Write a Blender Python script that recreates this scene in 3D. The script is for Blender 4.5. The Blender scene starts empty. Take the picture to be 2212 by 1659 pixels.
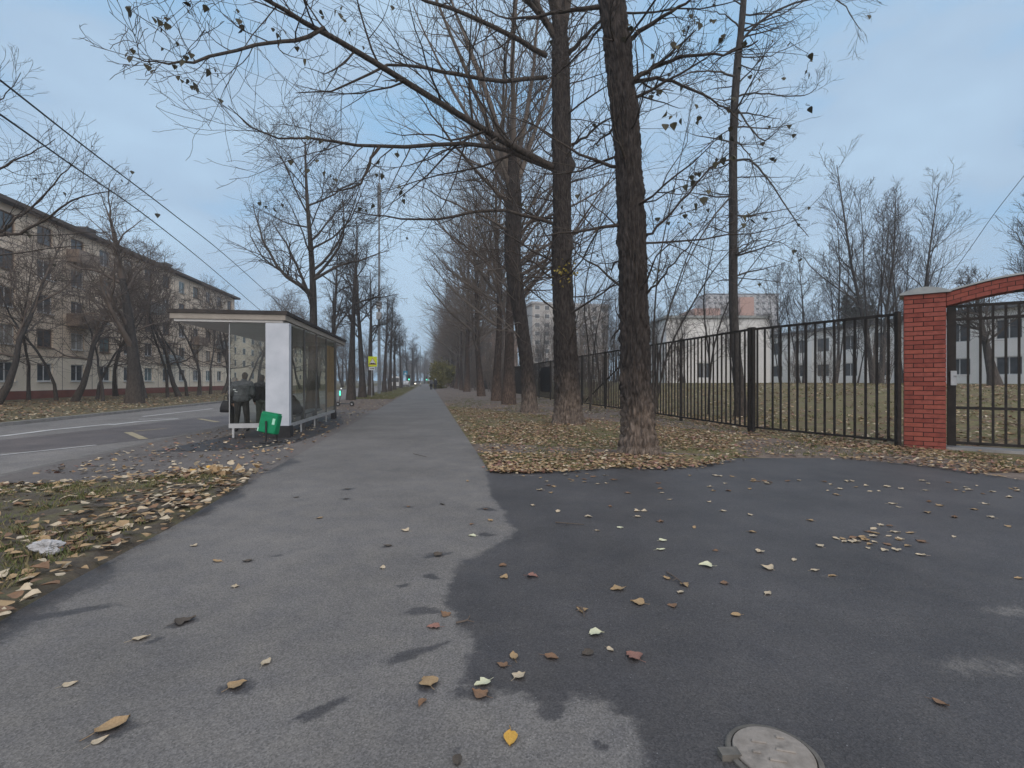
import bpy, bmesh, math, random
import numpy as np
from mathutils import Vector, Matrix, noise

S = bpy.context.scene
COL = S.collection
R = math.radians
rng = random.Random(7)

# ------------------------------------------------------------------ camera
F, CX, HY, H = 1106.0, 1106.0, 822.0, 1.45      # focal length, centre, horizon (2212 px wide picture), eye height
cam = bpy.data.objects.new('camera', bpy.data.cameras.new('camera'))
COL.objects.link(cam)
cam.location = (0, 0, H)
cam.rotation_euler = (R(90), 0, 0)
cam.data.sensor_width = 36
cam.data.lens = 18.0
cam.data.shift_y = -7.5 / 2212
cam.data.clip_start = 0.05
cam.data.clip_end = 6000
S.camera = cam

# ------------------------------------------------------------------ sky, sun, exposure
W = bpy.data.worlds.new('World')
S.world = W
W.use_nodes = True
nt = W.node_tree
nt.nodes.clear()
SUN_EL, SUN_AZ = 38, 165
sky = nt.nodes.new('ShaderNodeTexSky')
sky.sky_type = 'NISHITA'
sky.sun_disc = False
sky.sun_elevation = R(SUN_EL)
sky.sun_rotation = R(SUN_AZ)
sky.air_density = 1.0
sky.dust_density = 1.0
sky.ozone_density = 2.0
tc = nt.nodes.new('ShaderNodeTexCoord')
mp = nt.nodes.new('ShaderNodeMapping')
mp.inputs['Scale'].default_value = (1.2, 1.2, 3.2)
nz = nt.nodes.new('ShaderNodeTexNoise')
nz.inputs['Scale'].default_value = 1.5
nz.inputs['Detail'].default_value = 7
nz.inputs['Roughness'].default_value = 0.5
rp = nt.nodes.new('ShaderNodeValToRGB')
rp.color_ramp.elements[0].position = 0.40
rp.color_ramp.elements[0].color = (2.8, 5.1, 7.6, 1)
rp.color_ramp.elements[1].position = 0.62
rp.color_ramp.elements[1].color = (4.6, 6.35, 8.1, 1)
el_ = rp.color_ramp.elements.new(0.51)
el_.color = (3.95, 5.45, 7.15, 1)
mx = nt.nodes.new('ShaderNodeMix')
mx.data_type = 'RGBA'
mx.inputs[0].default_value = 0.86
bg = nt.nodes.new('ShaderNodeBackground')
bg.inputs['Strength'].default_value = 0.110
wo = nt.nodes.new('ShaderNodeOutputWorld')
L = nt.links.new
L(tc.outputs['Generated'], mp.inputs['Vector'])
L(mp.outputs['Vector'], nz.inputs['Vector'])
L(nz.outputs['Fac'], rp.inputs['Fac'])
L(sky.outputs['Color'], mx.inputs[6])
L(rp.outputs['Color'], mx.inputs[7])
# warm glow added to the sky behind the camera to brighten the facades
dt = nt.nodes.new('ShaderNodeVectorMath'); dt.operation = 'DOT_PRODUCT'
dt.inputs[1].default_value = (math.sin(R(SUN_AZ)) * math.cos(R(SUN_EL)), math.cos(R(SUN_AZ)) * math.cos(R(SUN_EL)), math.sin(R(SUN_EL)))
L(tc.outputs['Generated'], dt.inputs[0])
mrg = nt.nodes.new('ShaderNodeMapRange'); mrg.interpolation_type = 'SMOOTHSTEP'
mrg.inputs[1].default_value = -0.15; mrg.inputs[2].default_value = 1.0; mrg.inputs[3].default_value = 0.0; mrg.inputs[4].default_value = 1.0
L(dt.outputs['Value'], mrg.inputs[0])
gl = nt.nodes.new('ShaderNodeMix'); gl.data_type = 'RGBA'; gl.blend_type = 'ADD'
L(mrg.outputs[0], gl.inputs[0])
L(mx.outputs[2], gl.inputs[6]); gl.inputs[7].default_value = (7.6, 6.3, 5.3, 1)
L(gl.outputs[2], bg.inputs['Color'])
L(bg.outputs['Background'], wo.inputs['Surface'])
sun = bpy.data.objects.new('sun', bpy.data.lights.new('sun', 'SUN'))
COL.objects.link(sun)
sun.data.energy = 1.0
sun.data.angle = R(75)
sun.data.color = (1.0, 0.79, 0.58)
sun.rotation_euler = (R(90 - SUN_EL), 0, R(180 - SUN_AZ))
S.view_settings.view_transform = 'Standard'
S.view_settings.look = 'None'
S.view_settings.exposure = 0.1
S.view_settings.gamma = 1.0
S.view_settings.use_curve_mapping = False
S.cycles.max_bounces = 6
S.cycles.transparent_max_bounces = 16

# ------------------------------------------------------------------ helpers
def G(x, y, z=0.0):
    """ground point (height z) seen at picture position x, y"""
    Y = (H - z) * F / (y - HY)
    return Vector(((x - CX) / F * Y, Y, z))

def A(x, y, Y):
    return Vector(((x - CX) / F * Y, Y, H - (y - HY) / F * Y))

K = 180.0 / 1106.0
def RC(c, Y, z=0.0):
    """c = metres right of the line along the street through the camera, Y = depth"""
    return Vector((c - K * Y, Y, z))
DU = Vector((-K, 1, 0)).normalized()       # along the street
DV = Vector((DU.y, -DU.x, 0))              # to its right

def smooth(t):
    t = max(0.0, min(1.0, t))
    return t * t * (3 - 2 * t)

def base_of(o):
    v = Vector((0, 0, 0))
    while o is not None:
        v += o.location
        o = o.parent
    return v

def tag(o, label=None, cat=None, group=None, kind=None):
    if label: o['label'] = label
    if cat: o['category'] = cat
    if group: o['group'] = group
    if kind: o['kind'] = kind
    return o

def thing(name, label, cat, loc=(0, 0, 0), group=None):
    o = bpy.data.objects.new(name, None)
    o.empty_display_size = 0.2
    COL.objects.link(o)
    o.location = loc
    return tag(o, label, cat, group)

def link(name, me, parent=None, label=None):
    o = bpy.data.objects.new(name, me)
    COL.objects.link(o)
    o.parent = parent
    if label: o['label'] = label
    return o

def np_mesh(name, V, loops, sizes, mats, mi=None, smooth_=False):
    me = bpy.data.meshes.new(name)
    V = np.asarray(V, dtype=np.float32)
    me.vertices.add(len(V))
    me.vertices.foreach_set('co', V.ravel())
    loops = np.asarray(loops, dtype=np.int32).ravel()
    sizes = np.asarray(sizes, dtype=np.int32)
    me.loops.add(len(loops))
    me.loops.foreach_set('vertex_index', loops)
    me.polygons.add(len(sizes))
    st = np.concatenate([[0], np.cumsum(sizes)[:-1]]).astype(np.int32)
    me.polygons.foreach_set('loop_start', st)
    me.polygons.foreach_set('loop_total', sizes)
    if not isinstance(mats, (list, tuple)): mats = [mats]
    for m in mats: me.materials.append(m)
    if mi is not None:
        me.polygons.foreach_set('material_index', np.asarray(mi, dtype=np.int32))
    me.polygons.foreach_set('use_smooth', np.full(len(sizes), bool(smooth_)))
    me.update(calc_edges=True)
    me.validate()
    return me

class MB:
    """collects faces, builds ONE mesh object"""
    def __init__(s):
        s.v, s.f, s.m = [], [], []
    def add(s, vs, fs, mi=0):
        n = len(s.v)
        s.v += [tuple(v) for v in vs]
        s.f += [tuple(i + n for i in f) for f in fs]
        s.m += [mi] * len(fs)
        return s
    def obox(s, o, ex, ey, ez, mi=0):
        o, ex, ey, ez = Vector(o), Vector(ex), Vector(ey), Vector(ez)
        vs = [o, o + ex, o + ex + ey, o + ey, o + ez, o + ex + ez, o + ex + ey + ez, o + ey + ez]
        fs = [(0, 3, 2, 1), (4, 5, 6, 7), (0, 1, 5, 4), (1, 2, 6, 5), (2, 3, 7, 6), (3, 0, 4, 7)]
        if ex.cross(ey).dot(ez) < 0: fs = [tuple(reversed(f)) for f in fs]
        return s.add(vs, fs, mi)
    def box(s, x0, x1, y0, y1, z0, z1, mi=0):
        return s.obox((x0, y0, z0), (x1 - x0, 0, 0), (0, y1 - y0, 0), (0, 0, z1 - z0), mi)
    def cbox(s, c, sx, sy, sz, rot=None, mi=0, bev=0.0):
        """box about a centre, optionally rotated, with chamfered vertical and horizontal edges"""
        rot = rot or Matrix.Identity(3)
        c = Vector(c)
        if bev <= 0:
            o = c - rot @ Vector((sx / 2, sy / 2, sz / 2))
            return s.obox(o, rot @ Vector((sx, 0, 0)), rot @ Vector((0, sy, 0)), rot @ Vector((0, 0, sz)), mi)
        def ring(z, ins):
            a, b, k = sx / 2 - ins, sy / 2 - ins, bev
            return [Vector(p) for p in ((a - k, -b, z), (a, -b + k, z), (a, b - k, z), (a - k, b, z), (-a + k, b, z), (-a, b - k, z), (-a, -b + k, z), (-a + k, -b, z))]
        rs = ring(-sz / 2, bev) + ring(-sz / 2 + bev, 0) + ring(sz / 2 - bev, 0) + ring(sz / 2, bev)
        fs = [tuple(reversed(range(8))), tuple(range(24, 32))]
        for k in range(3):
            for i in range(8):
                j = (i + 1) % 8
                fs.append((k * 8 + i, k * 8 + j, k * 8 + 8 + j, k * 8 + 8 + i))
        return s.add([c + rot @ v for v in rs], fs, mi)
    def tube(s, pts, rad, n=8, caps=True, mi=0):
        pts = [Vector(p) for p in pts]
        if not isinstance(rad, (list, tuple)): rad = [rad] * len(pts)
        vs, fs = [], []
        pu = None
        for i, p in enumerate(pts):
            t = (pts[min(i + 1, len(pts) - 1)] - pts[max(i - 1, 0)]).normalized()
            if pu is None:
                ref = Vector((0, 0, 1)) if abs(t.z) < 0.9 else Vector((1, 0, 0))
                u = t.cross(ref).normalized()
            else:
                u = (pu - t * pu.dot(t)).normalized()
            pu = u
            w = t.cross(u)
            for k in range(n):
                a = 2 * math.pi * k / n
                vs.append(p + (u * math.cos(a) + w * math.sin(a)) * rad[i])
        for i in range(len(pts) - 1):
            for k in range(n):
                j = (k + 1) % n
                fs.append((i * n + k, i * n + j, i * n + n + j, i * n + n + k))
        if caps:
            fs.append(tuple(reversed(range(n))))
            m = (len(pts) - 1) * n
            fs.append(tuple(range(m, m + n)))
        return s.add(vs, fs, mi)
    def ell(s, c, rx, ry, rz, nu=12, nv=8, rot=None, mi=0):
        c = Vector(c)
        vs, fs = [], []
        for i in range(nv + 1):
            p = math.pi * i / nv
            for k in range(nu):
                a = 2 * math.pi * k / nu
                v = Vector((rx * math.sin(p) * math.cos(a), ry * math.sin(p) * math.sin(a), -rz * math.cos(p)))
                vs.append(c + (rot @ v if rot else v))
        for i in range(nv):
            for k in range(nu):
                j = (k + 1) % nu
                fs.append((i * nu + k, i * nu + j, i * nu + nu + j, i * nu + nu + k))
        return s.add(vs, fs, mi)
    def caps(s, p0, p1, r0, r1, n=10):
        """rounded tapered limb"""
        p0, p1 = Vector(p0), Vector(p1)
        d = (p1 - p0).normalized()
        pts, rad = [], []
        for a in (88, 60, 30):
            pts.append(p0 - d * r0 * math.sin(R(a))); rad.append(r0 * math.cos(R(a)))
        pts += [p0, p1]; rad += [r0, r1]
        for a in (30, 60, 88):
            pts.append(p1 + d * r1 * math.sin(R(a))); rad.append(r1 * math.cos(R(a)))
        return s.tube(pts, rad, n)
    def build(s, name, mats, parent=None, label=None, smooth_=False):
        off = base_of(parent)
        V = np.array(s.v, dtype=np.float32) - np.array(off, dtype=np.float32)
        loops = [i for f in s.f for i in f]
        me = np_mesh(name, V, loops, [len(f) for f in s.f], mats, s.m, smooth_)
        return link(name, me, parent, label)

def copy_tree(o, parent=None):
    c = o.copy()
    COL.objects.link(c)
    c.parent = parent
    for ch in o.children:
        copy_tree(ch, c)
    return c

def clone(src, loc, rz=0.0, sc=1.0, label=None, group=None):
    r = copy_tree(src)
    r.location = loc
    r.rotation_euler = (0, 0, rz)
    r.scale = (sc, sc, sc) if not isinstance(sc, tuple) else sc
    if label: r['label'] = label
    if group: r['group'] = group
    return r

# ------------------------------------------------------------------ materials
def mk(name, cols, scale=5, detail=6, rough=0.85, bump=0.0, bscale=None, stretch=(1, 1, 1), metal=0.0, spec=0.3, coord='Object', bdist=0.02):
    m = bpy.data.materials.new(name)
    m.use_nodes = True
    t = m.node_tree
    b = t.nodes['Principled BSDF']
    b.inputs['Roughness'].default_value = rough
    b.inputs['Metallic'].default_value = metal
    b.inputs['Specular IOR Level'].default_value = spec
    if len(cols) == 1 and not bump:
        b.inputs['Base Color'].default_value = (*cols[0], 1)
        return m
    c = t.nodes.new('ShaderNodeTexCoord')
    mpn = t.nodes.new('ShaderNodeMapping')
    mpn.inputs['Scale'].default_value = stretch
    t.links.new(c.outputs[coord], mpn.inputs['Vector'])
    if len(cols) == 1: cols = [cols[0], tuple(x * 0.8 for x in cols[0])]
    n = t.nodes.new('ShaderNodeTexNoise')
    n.inputs['Scale'].default_value = scale
    n.inputs['Detail'].default_value = detail
    n.inputs['Roughness'].default_value = 0.6
    t.links.new(mpn.outputs['Vector'], n.inputs['Vector'])
    r = t.nodes.new('ShaderNodeValToRGB')
    e = r.color_ramp.elements
    while len(e) < len(cols): e.new(0.5)
    for i, cc in enumerate(cols):
        e[i].position = 0.32 + 0.36 * i / (len(cols) - 1)
        e[i].color = (*cc, 1)
    t.links.new(n.outputs['Fac'], r.inputs['Fac'])
    t.links.new(r.outputs['Color'], b.inputs['Base Color'])
    if bump:
        n2 = t.nodes.new('ShaderNodeTexNoise')
        n2.inputs['Scale'].default_value = bscale or scale * 4
        n2.inputs['Detail'].default_value = 5
        t.links.new(mpn.outputs['Vector'], n2.inputs['Vector'])
        bp = t.nodes.new('ShaderNodeBump')
        bp.inputs['Strength'].default_value = bump
        bp.inputs['Distance'].default_value = bdist
        t.links.new(n2.outputs['Fac'], bp.inputs['Height'])
        t.links.new(bp.outputs['Normal'], b.inputs['Normal'])
    return m

def emit(name, col, strength):
    m = bpy.data.materials.new(name)
    m.use_nodes = True
    b = m.node_tree.nodes['Principled BSDF']
    b.inputs['Base Color'].default_value = (*col, 1)
    b.inputs['Emission Color'].default_value = (*col, 1)
    b.inputs['Emission Strength'].default_value = strength
    return m

def glass_mat(name, tint, ior=1.45):
    m = bpy.data.materials.new(name)
    m.use_nodes = True
    t = m.node_tree
    t.nodes.clear()
    o = t.nodes.new('ShaderNodeOutputMaterial')
    tr = t.nodes.new('ShaderNodeBsdfTransparent')
    tr.inputs['Color'].default_value = (*tint, 1)
    gl = t.nodes.new('ShaderNodeBsdfGlossy')
    gl.inputs['Roughness'].default_value = 0.03
    fr = t.nodes.new('ShaderNodeFresnel')
    fr.inputs['IOR'].default_value = ior
    ms = t.nodes.new('ShaderNodeMixShader')
    gm = t.nodes.new('ShaderNodeNewGeometry')
    iv = t.nodes.new('ShaderNodeMath'); iv.operation = 'SUBTRACT'; iv.inputs[0].default_value = 0.8
    t.links.new(gm.outputs['Backfacing'], iv.inputs[1])
    mu = t.nodes.new('ShaderNodeMath'); mu.operation = 'MULTIPLY'; mu.use_clamp = True
    t.links.new(fr.outputs['Fac'], mu.inputs[0]); t.links.new(iv.outputs[0], mu.inputs[1])
    t.links.new(mu.outputs[0], ms.inputs['Fac'])
    t.links.new(tr.outputs['BSDF'], ms.inputs[1])
    t.links.new(gl.outputs['BSDF'], ms.inputs[2])
    t.links.new(ms.outputs['Shader'], o.inputs['Surface'])
    return m

def asphalt_mat(name, dry, wet, fine=135.0, patch=0.55):
    """grainy asphalt; the mesh attribute 'wet' darkens it to the damp colour"""
    m = bpy.data.materials.new(name)
    m.use_nodes = True
    t = m.node_tree
    b = t.nodes['Principled BSDF']
    ln = t.links.new
    geo = t.nodes.new('ShaderNodeNewGeometry')
    at = t.nodes.new('ShaderNodeAttribute'); at.attribute_name = 'wet'
    def nse(sc, det, ro=0.6):
        n = t.nodes.new('ShaderNodeTexNoise')
        n.inputs['Scale'].default_value = sc
        n.inputs['Detail'].default_value = det
        n.inputs['Roughness'].default_value = ro
        ln(geo.outputs['Position'], n.inputs['Vector'])
        return n
    def ramp(src, p0, c0, p1, c1):
        r = t.nodes.new('ShaderNodeValToRGB')
        r.color_ramp.elements[0].position = p0; r.color_ramp.elements[0].color = (*c0, 1)
        r.color_ramp.elements[1].position = p1; r.color_ramp.elements[1].color = (*c1, 1)
        ln(src, r.inputs['Fac'])
        return r
    def mixc(mode, fac, a, bb):
        x = t.nodes.new('ShaderNodeMix'); x.data_type = 'RGBA'; x.blend_type = mode
        if hasattr(fac, 'default_value'): ln(fac, x.inputs[0])
        else: x.inputs[0].default_value = fac
        ln(a, x.inputs[6]); ln(bb, x.inputs[7])
        return x.outputs[2]
    n_edge = nse(14, 8, 0.7)
    madd = t.nodes.new('ShaderNodeMath'); madd.operation = 'MULTIPLY_ADD'
    ln(n_edge.outputs['Fac'], madd.inputs[0]); madd.inputs[1].default_value = 1.5; madd.inputs[2].default_value = -0.75
    add = t.nodes.new('ShaderNodeMath'); add.operation = 'ADD'
    ln(at.outputs['Fac'], add.inputs[0]); ln(madd.outputs[0], add.inputs[1])
    wf = t.nodes.new('ShaderNodeMapRange'); wf.interpolation_type = 'SMOOTHSTEP'
    wf.inputs[1].default_value = 0.22; wf.inputs[2].default_value = 0.80
    ln(add.outputs[0], wf.inputs[0])
    big = ramp(nse(patch, 6).outputs['Fac'], 0.3, [x * 0.80 for x in dry], 0.7, [x * 1.16 for x in dry])
    bigw = ramp(nse(patch * 1.6, 6).outputs['Fac'], 0.3, [x * 0.74 for x in wet], 0.7, [x * 1.2 for x in wet])
    colr = mixc('MIX', wf.outputs[0], big.outputs['Color'], bigw.outputs['Color'])
    vo = t.nodes.new('ShaderNodeTexVoronoi'); vo.inputs['Scale'].default_value = fine
    ln(geo.outputs['Position'], vo.inputs['Vector'])
    gr = ramp(vo.outputs['Color'], 0.0, (0.62, 0.62, 0.62), 1.0, (1.38, 1.38, 1.38))
    colr = mixc('MULTIPLY', 1.0, colr, gr.outputs['Color'])
    sp = ramp(nse(95, 3).outputs['Fac'], 0.3, (0.76, 0.76, 0.77), 0.7, (1.20, 1.20, 1.19))
    colr = mixc('MULTIPLY', 1.0, colr, sp.outputs['Color'])
    st = ramp(nse(3.1, 8, 0.7).outputs['Fac'], 0.35, (0.86, 0.87, 0.9), 0.66, (1.08, 1.07, 1.04))
    colr = mixc('MULTIPLY', 1.0, colr, st.outputs['Color'])
    vs = t.nodes.new('ShaderNodeTexVoronoi'); vs.inputs['Scale'].default_value = 26
    ln(geo.outputs['Position'], vs.inputs['Vector'])
    sel = ramp(vs.outputs['Distance'], 0.045, (1, 1, 1), 0.085, (0, 0, 0))
    pale = t.nodes.new('ShaderNodeRGB'); pale.outputs[0].default_value = (0.36, 0.36, 0.37, 1)
    rnd = ramp(vs.outputs['Color'], 0.50, (0, 0, 0), 0.62, (0.65, 0.65, 0.65))
    selm = mixc('MULTIPLY', 1.0, sel.outputs['Color'], rnd.outputs['Color'])
    colr = mixc('MIX', selm, colr, pale.outputs[0])
    ln(colr, b.inputs['Base Color'])
    rr = t.nodes.new('ShaderNodeMapRange')
    rr.inputs[3].default_value = 0.88; rr.inputs[4].default_value = 0.58
    ln(wf.outputs[0], rr.inputs[0]); ln(rr.outputs[0], b.inputs['Roughness'])
    b.inputs['Specular IOR Level'].default_value = 0.3
    bp = t.nodes.new('ShaderNodeBump'); bp.inputs['Strength'].default_value = 0.5; bp.inputs['Distance'].default_value = 0.004
    ln(vo.outputs['Distance'], bp.inputs['Height']); ln(bp.outputs['Normal'], b.inputs['Normal'])
    return m

def bark_mat(name, low, high, zlo=0.8, zhi=3.0, dark=0.45, bs=1.0):
    m = bpy.data.materials.new(name)
    m.use_nodes = True
    t = m.node_tree
    b = t.nodes['Principled BSDF']
    ln = t.links.new
    c = t.nodes.new('ShaderNodeTexCoord')
    mp_ = t.nodes.new('ShaderNodeMapping'); mp_.inputs['Scale'].default_value = (1, 1, 0.30)
    ln(c.outputs['Object'], mp_.inputs['Vector'])
    n = t.nodes.new('ShaderNodeTexNoise'); n.inputs['Scale'].default_value = 16 * bs; n.inputs['Detail'].default_value = 8; n.inputs['Roughness'].default_value = 0.65
    ln(mp_.outputs['Vector'], n.inputs['Vector'])
    n2 = t.nodes.new('ShaderNodeTexNoise'); n2.inputs['Scale'].default_value = 1.7; n2.inputs['Detail'].default_value = 5
    ln(c.outputs['Object'], n2.inputs['Vector'])
    sx = t.nodes.new('ShaderNodeSeparateXYZ'); ln(c.outputs['Object'], sx.inputs[0])
    ad = t.nodes.new('ShaderNodeMath'); ad.operation = 'MULTIPLY_ADD'; ad.inputs[1].default_value = 3.0
    ln(n2.outputs['Fac'], ad.inputs[0]); ln(sx.outputs['Z'], ad.inputs[2])
    mr = t.nodes.new('ShaderNodeMapRange'); mr.inputs[1].default_value = zlo + 1.5; mr.inputs[2].default_value = zhi + 1.5
    ln(ad.outputs[0], mr.inputs[0])
    r = t.nodes.new('ShaderNodeMix'); r.data_type = 'RGBA'
    r.inputs[6].default_value = (*low, 1); r.inputs[7].default_value = (*high, 1)
    ln(mr.outputs[0], r.inputs[0])
    rm = t.nodes.new('ShaderNodeValToRGB')
    rm.color_ramp.elements[0].position = 0.36; rm.color_ramp.elements[0].color = (dark, dark, dark, 1)
    rm.color_ramp.elements[1].position = 0.66; rm.color_ramp.elements[1].color = (1.45, 1.42, 1.38, 1)
    ln(n.outputs['Fac'], rm.inputs['Fac'])
    x = t.nodes.new('ShaderNodeMix'); x.data_type = 'RGBA'; x.blend_type = 'MULTIPLY'; x.inputs[0].default_value = 1
    ln(r.outputs[2], x.inputs[6]); ln(rm.outputs['Color'], x.inputs[7])
    ln(x.outputs[2], b.inputs['Base Color'])
    b.inputs['Roughness'].default_value = 0.95
    b.inputs['Specular IOR Level'].default_value = 0.15
    bp = t.nodes.new('ShaderNodeBump'); bp.inputs['Strength'].default_value = 0.8; bp.inputs['Distance'].default_value = 0.03
    ln(n.outputs['Fac'], bp.inputs['Height']); ln(bp.outputs['Normal'], b.inputs['Normal'])
    return m

M = {}
M['path'] = asphalt_mat('asphalt_path', (0.155, 0.147, 0.141), (0.070, 0.066, 0.067))
M['road'] = asphalt_mat('asphalt_road', (0.185, 0.175, 0.168), (0.120, 0.102, 0.097), fine=90)
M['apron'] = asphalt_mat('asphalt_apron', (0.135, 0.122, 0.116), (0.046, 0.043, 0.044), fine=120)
M['soil'] = mk('lawn_soil', [(0.075, 0.055, 0.038), (0.15, 0.11, 0.065), (0.115, 0.115, 0.045), (0.22, 0.155, 0.09)], 2.2, 9, 0.95, 0.8, 26)
M['soil_dark'] = mk('damp_soil', [(0.045, 0.038, 0.034), (0.09, 0.075, 0.055), (0.11, 0.105, 0.05)], 3.5, 9, 0.95, 0.9, 30)
M['verge'] = mk('verge_grass', [(0.09, 0.07, 0.05), (0.11, 0.09, 0.055), (0.10, 0.092, 0.046), (0.16, 0.12, 0.082)], 1.3, 9, 0.95, 0.8, 20)
M['ground'] = mk('ground', [(0.07, 0.062, 0.045), (0.09, 0.085, 0.05)], 0.4, 8, 0.95)
M['dirt'] = mk('dirt', [(0.105, 0.085, 0.073), (0.17, 0.135, 0.112)], 2.0, 8, 0.95, 0.6, 24)
M['kerb'] = mk('kerb_concrete', [(0.20, 0.195, 0.19), (0.30, 0.29, 0.28)], 4, 6, 0.9, 0.3, 40)
M['kerb_worn'] = mk('kerb_worn', [(0.10, 0.095, 0.09), (0.17, 0.16, 0.15)], 3, 6, 0.9, 0.3, 40)
M['white_paint'] = mk('road_paint', [(0.36, 0.36, 0.36), (0.60, 0.60, 0.59)], 4, 8, 0.8)
M['yellow_paint'] = mk('faded_yellow_paint', [(0.26, 0.22, 0.15), (0.40, 0.35, 0.24)], 5, 8, 0.8)
M['bark'] = bark_mat('bark_near', (0.165, 0.135, 0.115), (0.048, 0.042, 0.040), 0.0, 1.7, .42)
M['bark_far'] = bark_mat('bark_row', (0.11, 0.082, 0.068), (0.055, 0.044, 0.039), 0.3, 2.5, 0.4)
M['bark_dark'] = bark_mat('bark_dark', (0.065, 0.056, 0.05), (0.048, 0.045, 0.044), 0.3, 2.5, 0.6)
M['limb'] = bark_mat('bark_limb', (0.066, 0.055, 0.048), (0.062, 0.053, 0.047), 0.5, 9.0, .55)
M['twig'] = mk('twig', [(0.085, 0.070, 0.060), (0.125, 0.10, 0.085)], 1.5, 4, 0.9)
M['twig_brown'] = mk('twig_brown', [(0.11, 0.092, 0.08), (0.165, 0.138, 0.116)], 1.0, 4, 0.9)
M['twig_dark'] = mk('twig_dark', [(0.055, 0.05, 0.047), (0.085, 0.075, 0.068)], 1.5, 4, 0.9)
M['leaf_tree'] = mk('leaf_on_tree', [(0.035, 0.035, 0.028), (0.07, 0.062, 0.03)], 2, 3, 0.7)
M['leaf_yellow'] = mk('leaf_yellow', [(0.22, 0.19, 0.04), (0.34, 0.26, 0.06)], 3, 3, 0.7)
LEAFCOL = [('pale', (0.37, 0.305, 0.21), (0.52, 0.44, 0.33)), ('tan', (0.265, 0.18, 0.10), (0.38, 0.27, 0.15)),
           ('brown', (0.15, 0.09, 0.055), (0.23, 0.14, 0.085)), ('dark', (0.06, 0.05, 0.042), (0.10, 0.082, 0.066)),
           ('orange', (0.46, 0.26, 0.05), (0.60, 0.36, 0.08)), ('greenish', (0.50, 0.50, 0.34), (0.60, 0.60, 0.44)),
           ('reddish', (0.20, 0.105, 0.085), (0.30, 0.165, 0.13))]
for nm, a, b_ in LEAFCOL:
    M['leaf_' + nm] = mk('fallen_leaf_' + nm, [a, b_], 14, 6, 0.75, 0.3, 40)
M['grass'] = mk('grass_blade', [(0.075, 0.105, 0.03), (0.13, 0.135, 0.055)], 3, 3, 0.8)
M['grass_dry'] = mk('grass_dry', [(0.14, 0.125, 0.06), (0.22, 0.18, 0.10)], 3, 3, 0.8)
M['iron'] = mk('black_iron', [(0.016, 0.0145, 0.0135), (0.034, 0.029, 0.026)], 9, 5, 0.75, 0.15, 60, spec=0.2)
M['brick'] = mk('brick_red', [(0.185, 0.048, 0.037), (0.275, 0.076, 0.056), (0.23, 0.061, 0.046)], 7, 6, 0.8, 0.4, 60, bdist=0.005)
M['brick_dark'] = mk('brick_dark_red', [(0.165, 0.042, 0.033), (0.25, 0.064, 0.047)], 9, 6, 0.85, 0.4, 60, bdist=0.005)
M['brick_pale'] = mk('brick_pale_red', [(0.24, 0.064, 0.046), (0.32, 0.092, 0.064)], 9, 6, 0.85, 0.4, 60, bdist=0.005)
BRICKS = [M['brick'], M['brick_dark'], M['brick_pale']]
M['mortar'] = mk('mortar_dark', [(0.028, 0.017, 0.015), (0.05, 0.03, 0.026)], 12, 5, 0.95)
M['capmetal'] = mk('cap_sheet', [(0.26, 0.28, 0.28), (0.36, 0.38, 0.38)], 4, 4, 0.5, metal=0.2)
M['white_panel'] = mk('white_panel', [(0.40, 0.435, 0.49), (0.53, 0.565, 0.62)], 1.6, 9, 0.5)
M['black_plastic'] = mk('black_plastic', [(0.015, 0.015, 0.017), (0.03, 0.03, 0.032)], 8, 4, 0.6)
M['alu'] = mk('grey_aluminium', [(0.34, 0.35, 0.36), (0.44, 0.45, 0.46)], 6, 4, 0.45, metal=0.4)
M['darkframe'] = mk('dark_frame', [(0.06, 0.062, 0.065), (0.09, 0.09, 0.095)], 6, 4, 0.5)
M['fascia'] = mk('beige_fascia', [(0.26, 0.235, 0.205), (0.33, 0.30, 0.265)], 5, 5, 0.7)
M['soffit'] = mk('soffit_grey', [(0.56, 0.55, 0.54), (0.64, 0.63, 0.62)], 2, 4, 0.6)
M['roofdark'] = mk('roof_dark', [(0.03, 0.028, 0.028), (0.06, 0.052, 0.048)], 5, 5, 0.8)
M['glass'] = glass_mat('shelter_glass', (0.90, 0.92, 0.89))
M['warm_reflection'] = mk('warm_reflection', [(0.31, 0.195, 0.105), (0.48, 0.31, 0.17)], 1.5, 6, 0.45, stretch=(4, 4, 0.7))  # streaky warm brown, a reflection in the shelter glass put into the colour
M['green'] = mk('green_plastic', [(0.0, 0.17, 0.068), (0.0, 0.225, 0.095)], 6, 4, 0.45)
M['mint'] = mk('mint_sticker', [(0.32, 0.62, 0.47), (0.38, 0.68, 0.54)], 6, 3, 0.6)
M['jacket_grey'] = mk('jacket_grey', [(0.055, 0.058, 0.068), (0.125, 0.13, 0.145)], 9, 5, 0.7, 0.5, 22)
M['jacket_black'] = mk('jacket_black', [(0.018, 0.018, 0.022), (0.04, 0.038, 0.042)], 9, 5, 0.75, 0.5, 22)
M['cloth_dark'] = mk('cloth_dark', [(0.020, 0.019, 0.02), (0.042, 0.04, 0.04)], 9, 5, 0.85, 0.4, 24)
M['cloth_olive'] = mk('cloth_olive', [(0.075, 0.082, 0.075), (0.115, 0.122, 0.11)], 9, 5, 0.85, 0.4, 24)
M['skin'] = mk('skin', [(0.42, 0.25, 0.19), (0.50, 0.31, 0.24)], 9, 4, 0.6)
M['hair'] = mk('hair_brown', [(0.035, 0.022, 0.016), (0.07, 0.045, 0.03)], 20, 6, 0.6, stretch=(1, 1, 0.2))
M['hair_grey'] = mk('hair_grey', [(0.16, 0.14, 0.13), (0.26, 0.24, 0.22)], 20, 6, 0.6, stretch=(1, 1, 0.2))
M['reflect'] = mk('reflective_strip', [(0.75, 0.77, 0.8)], rough=0.4)
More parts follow.
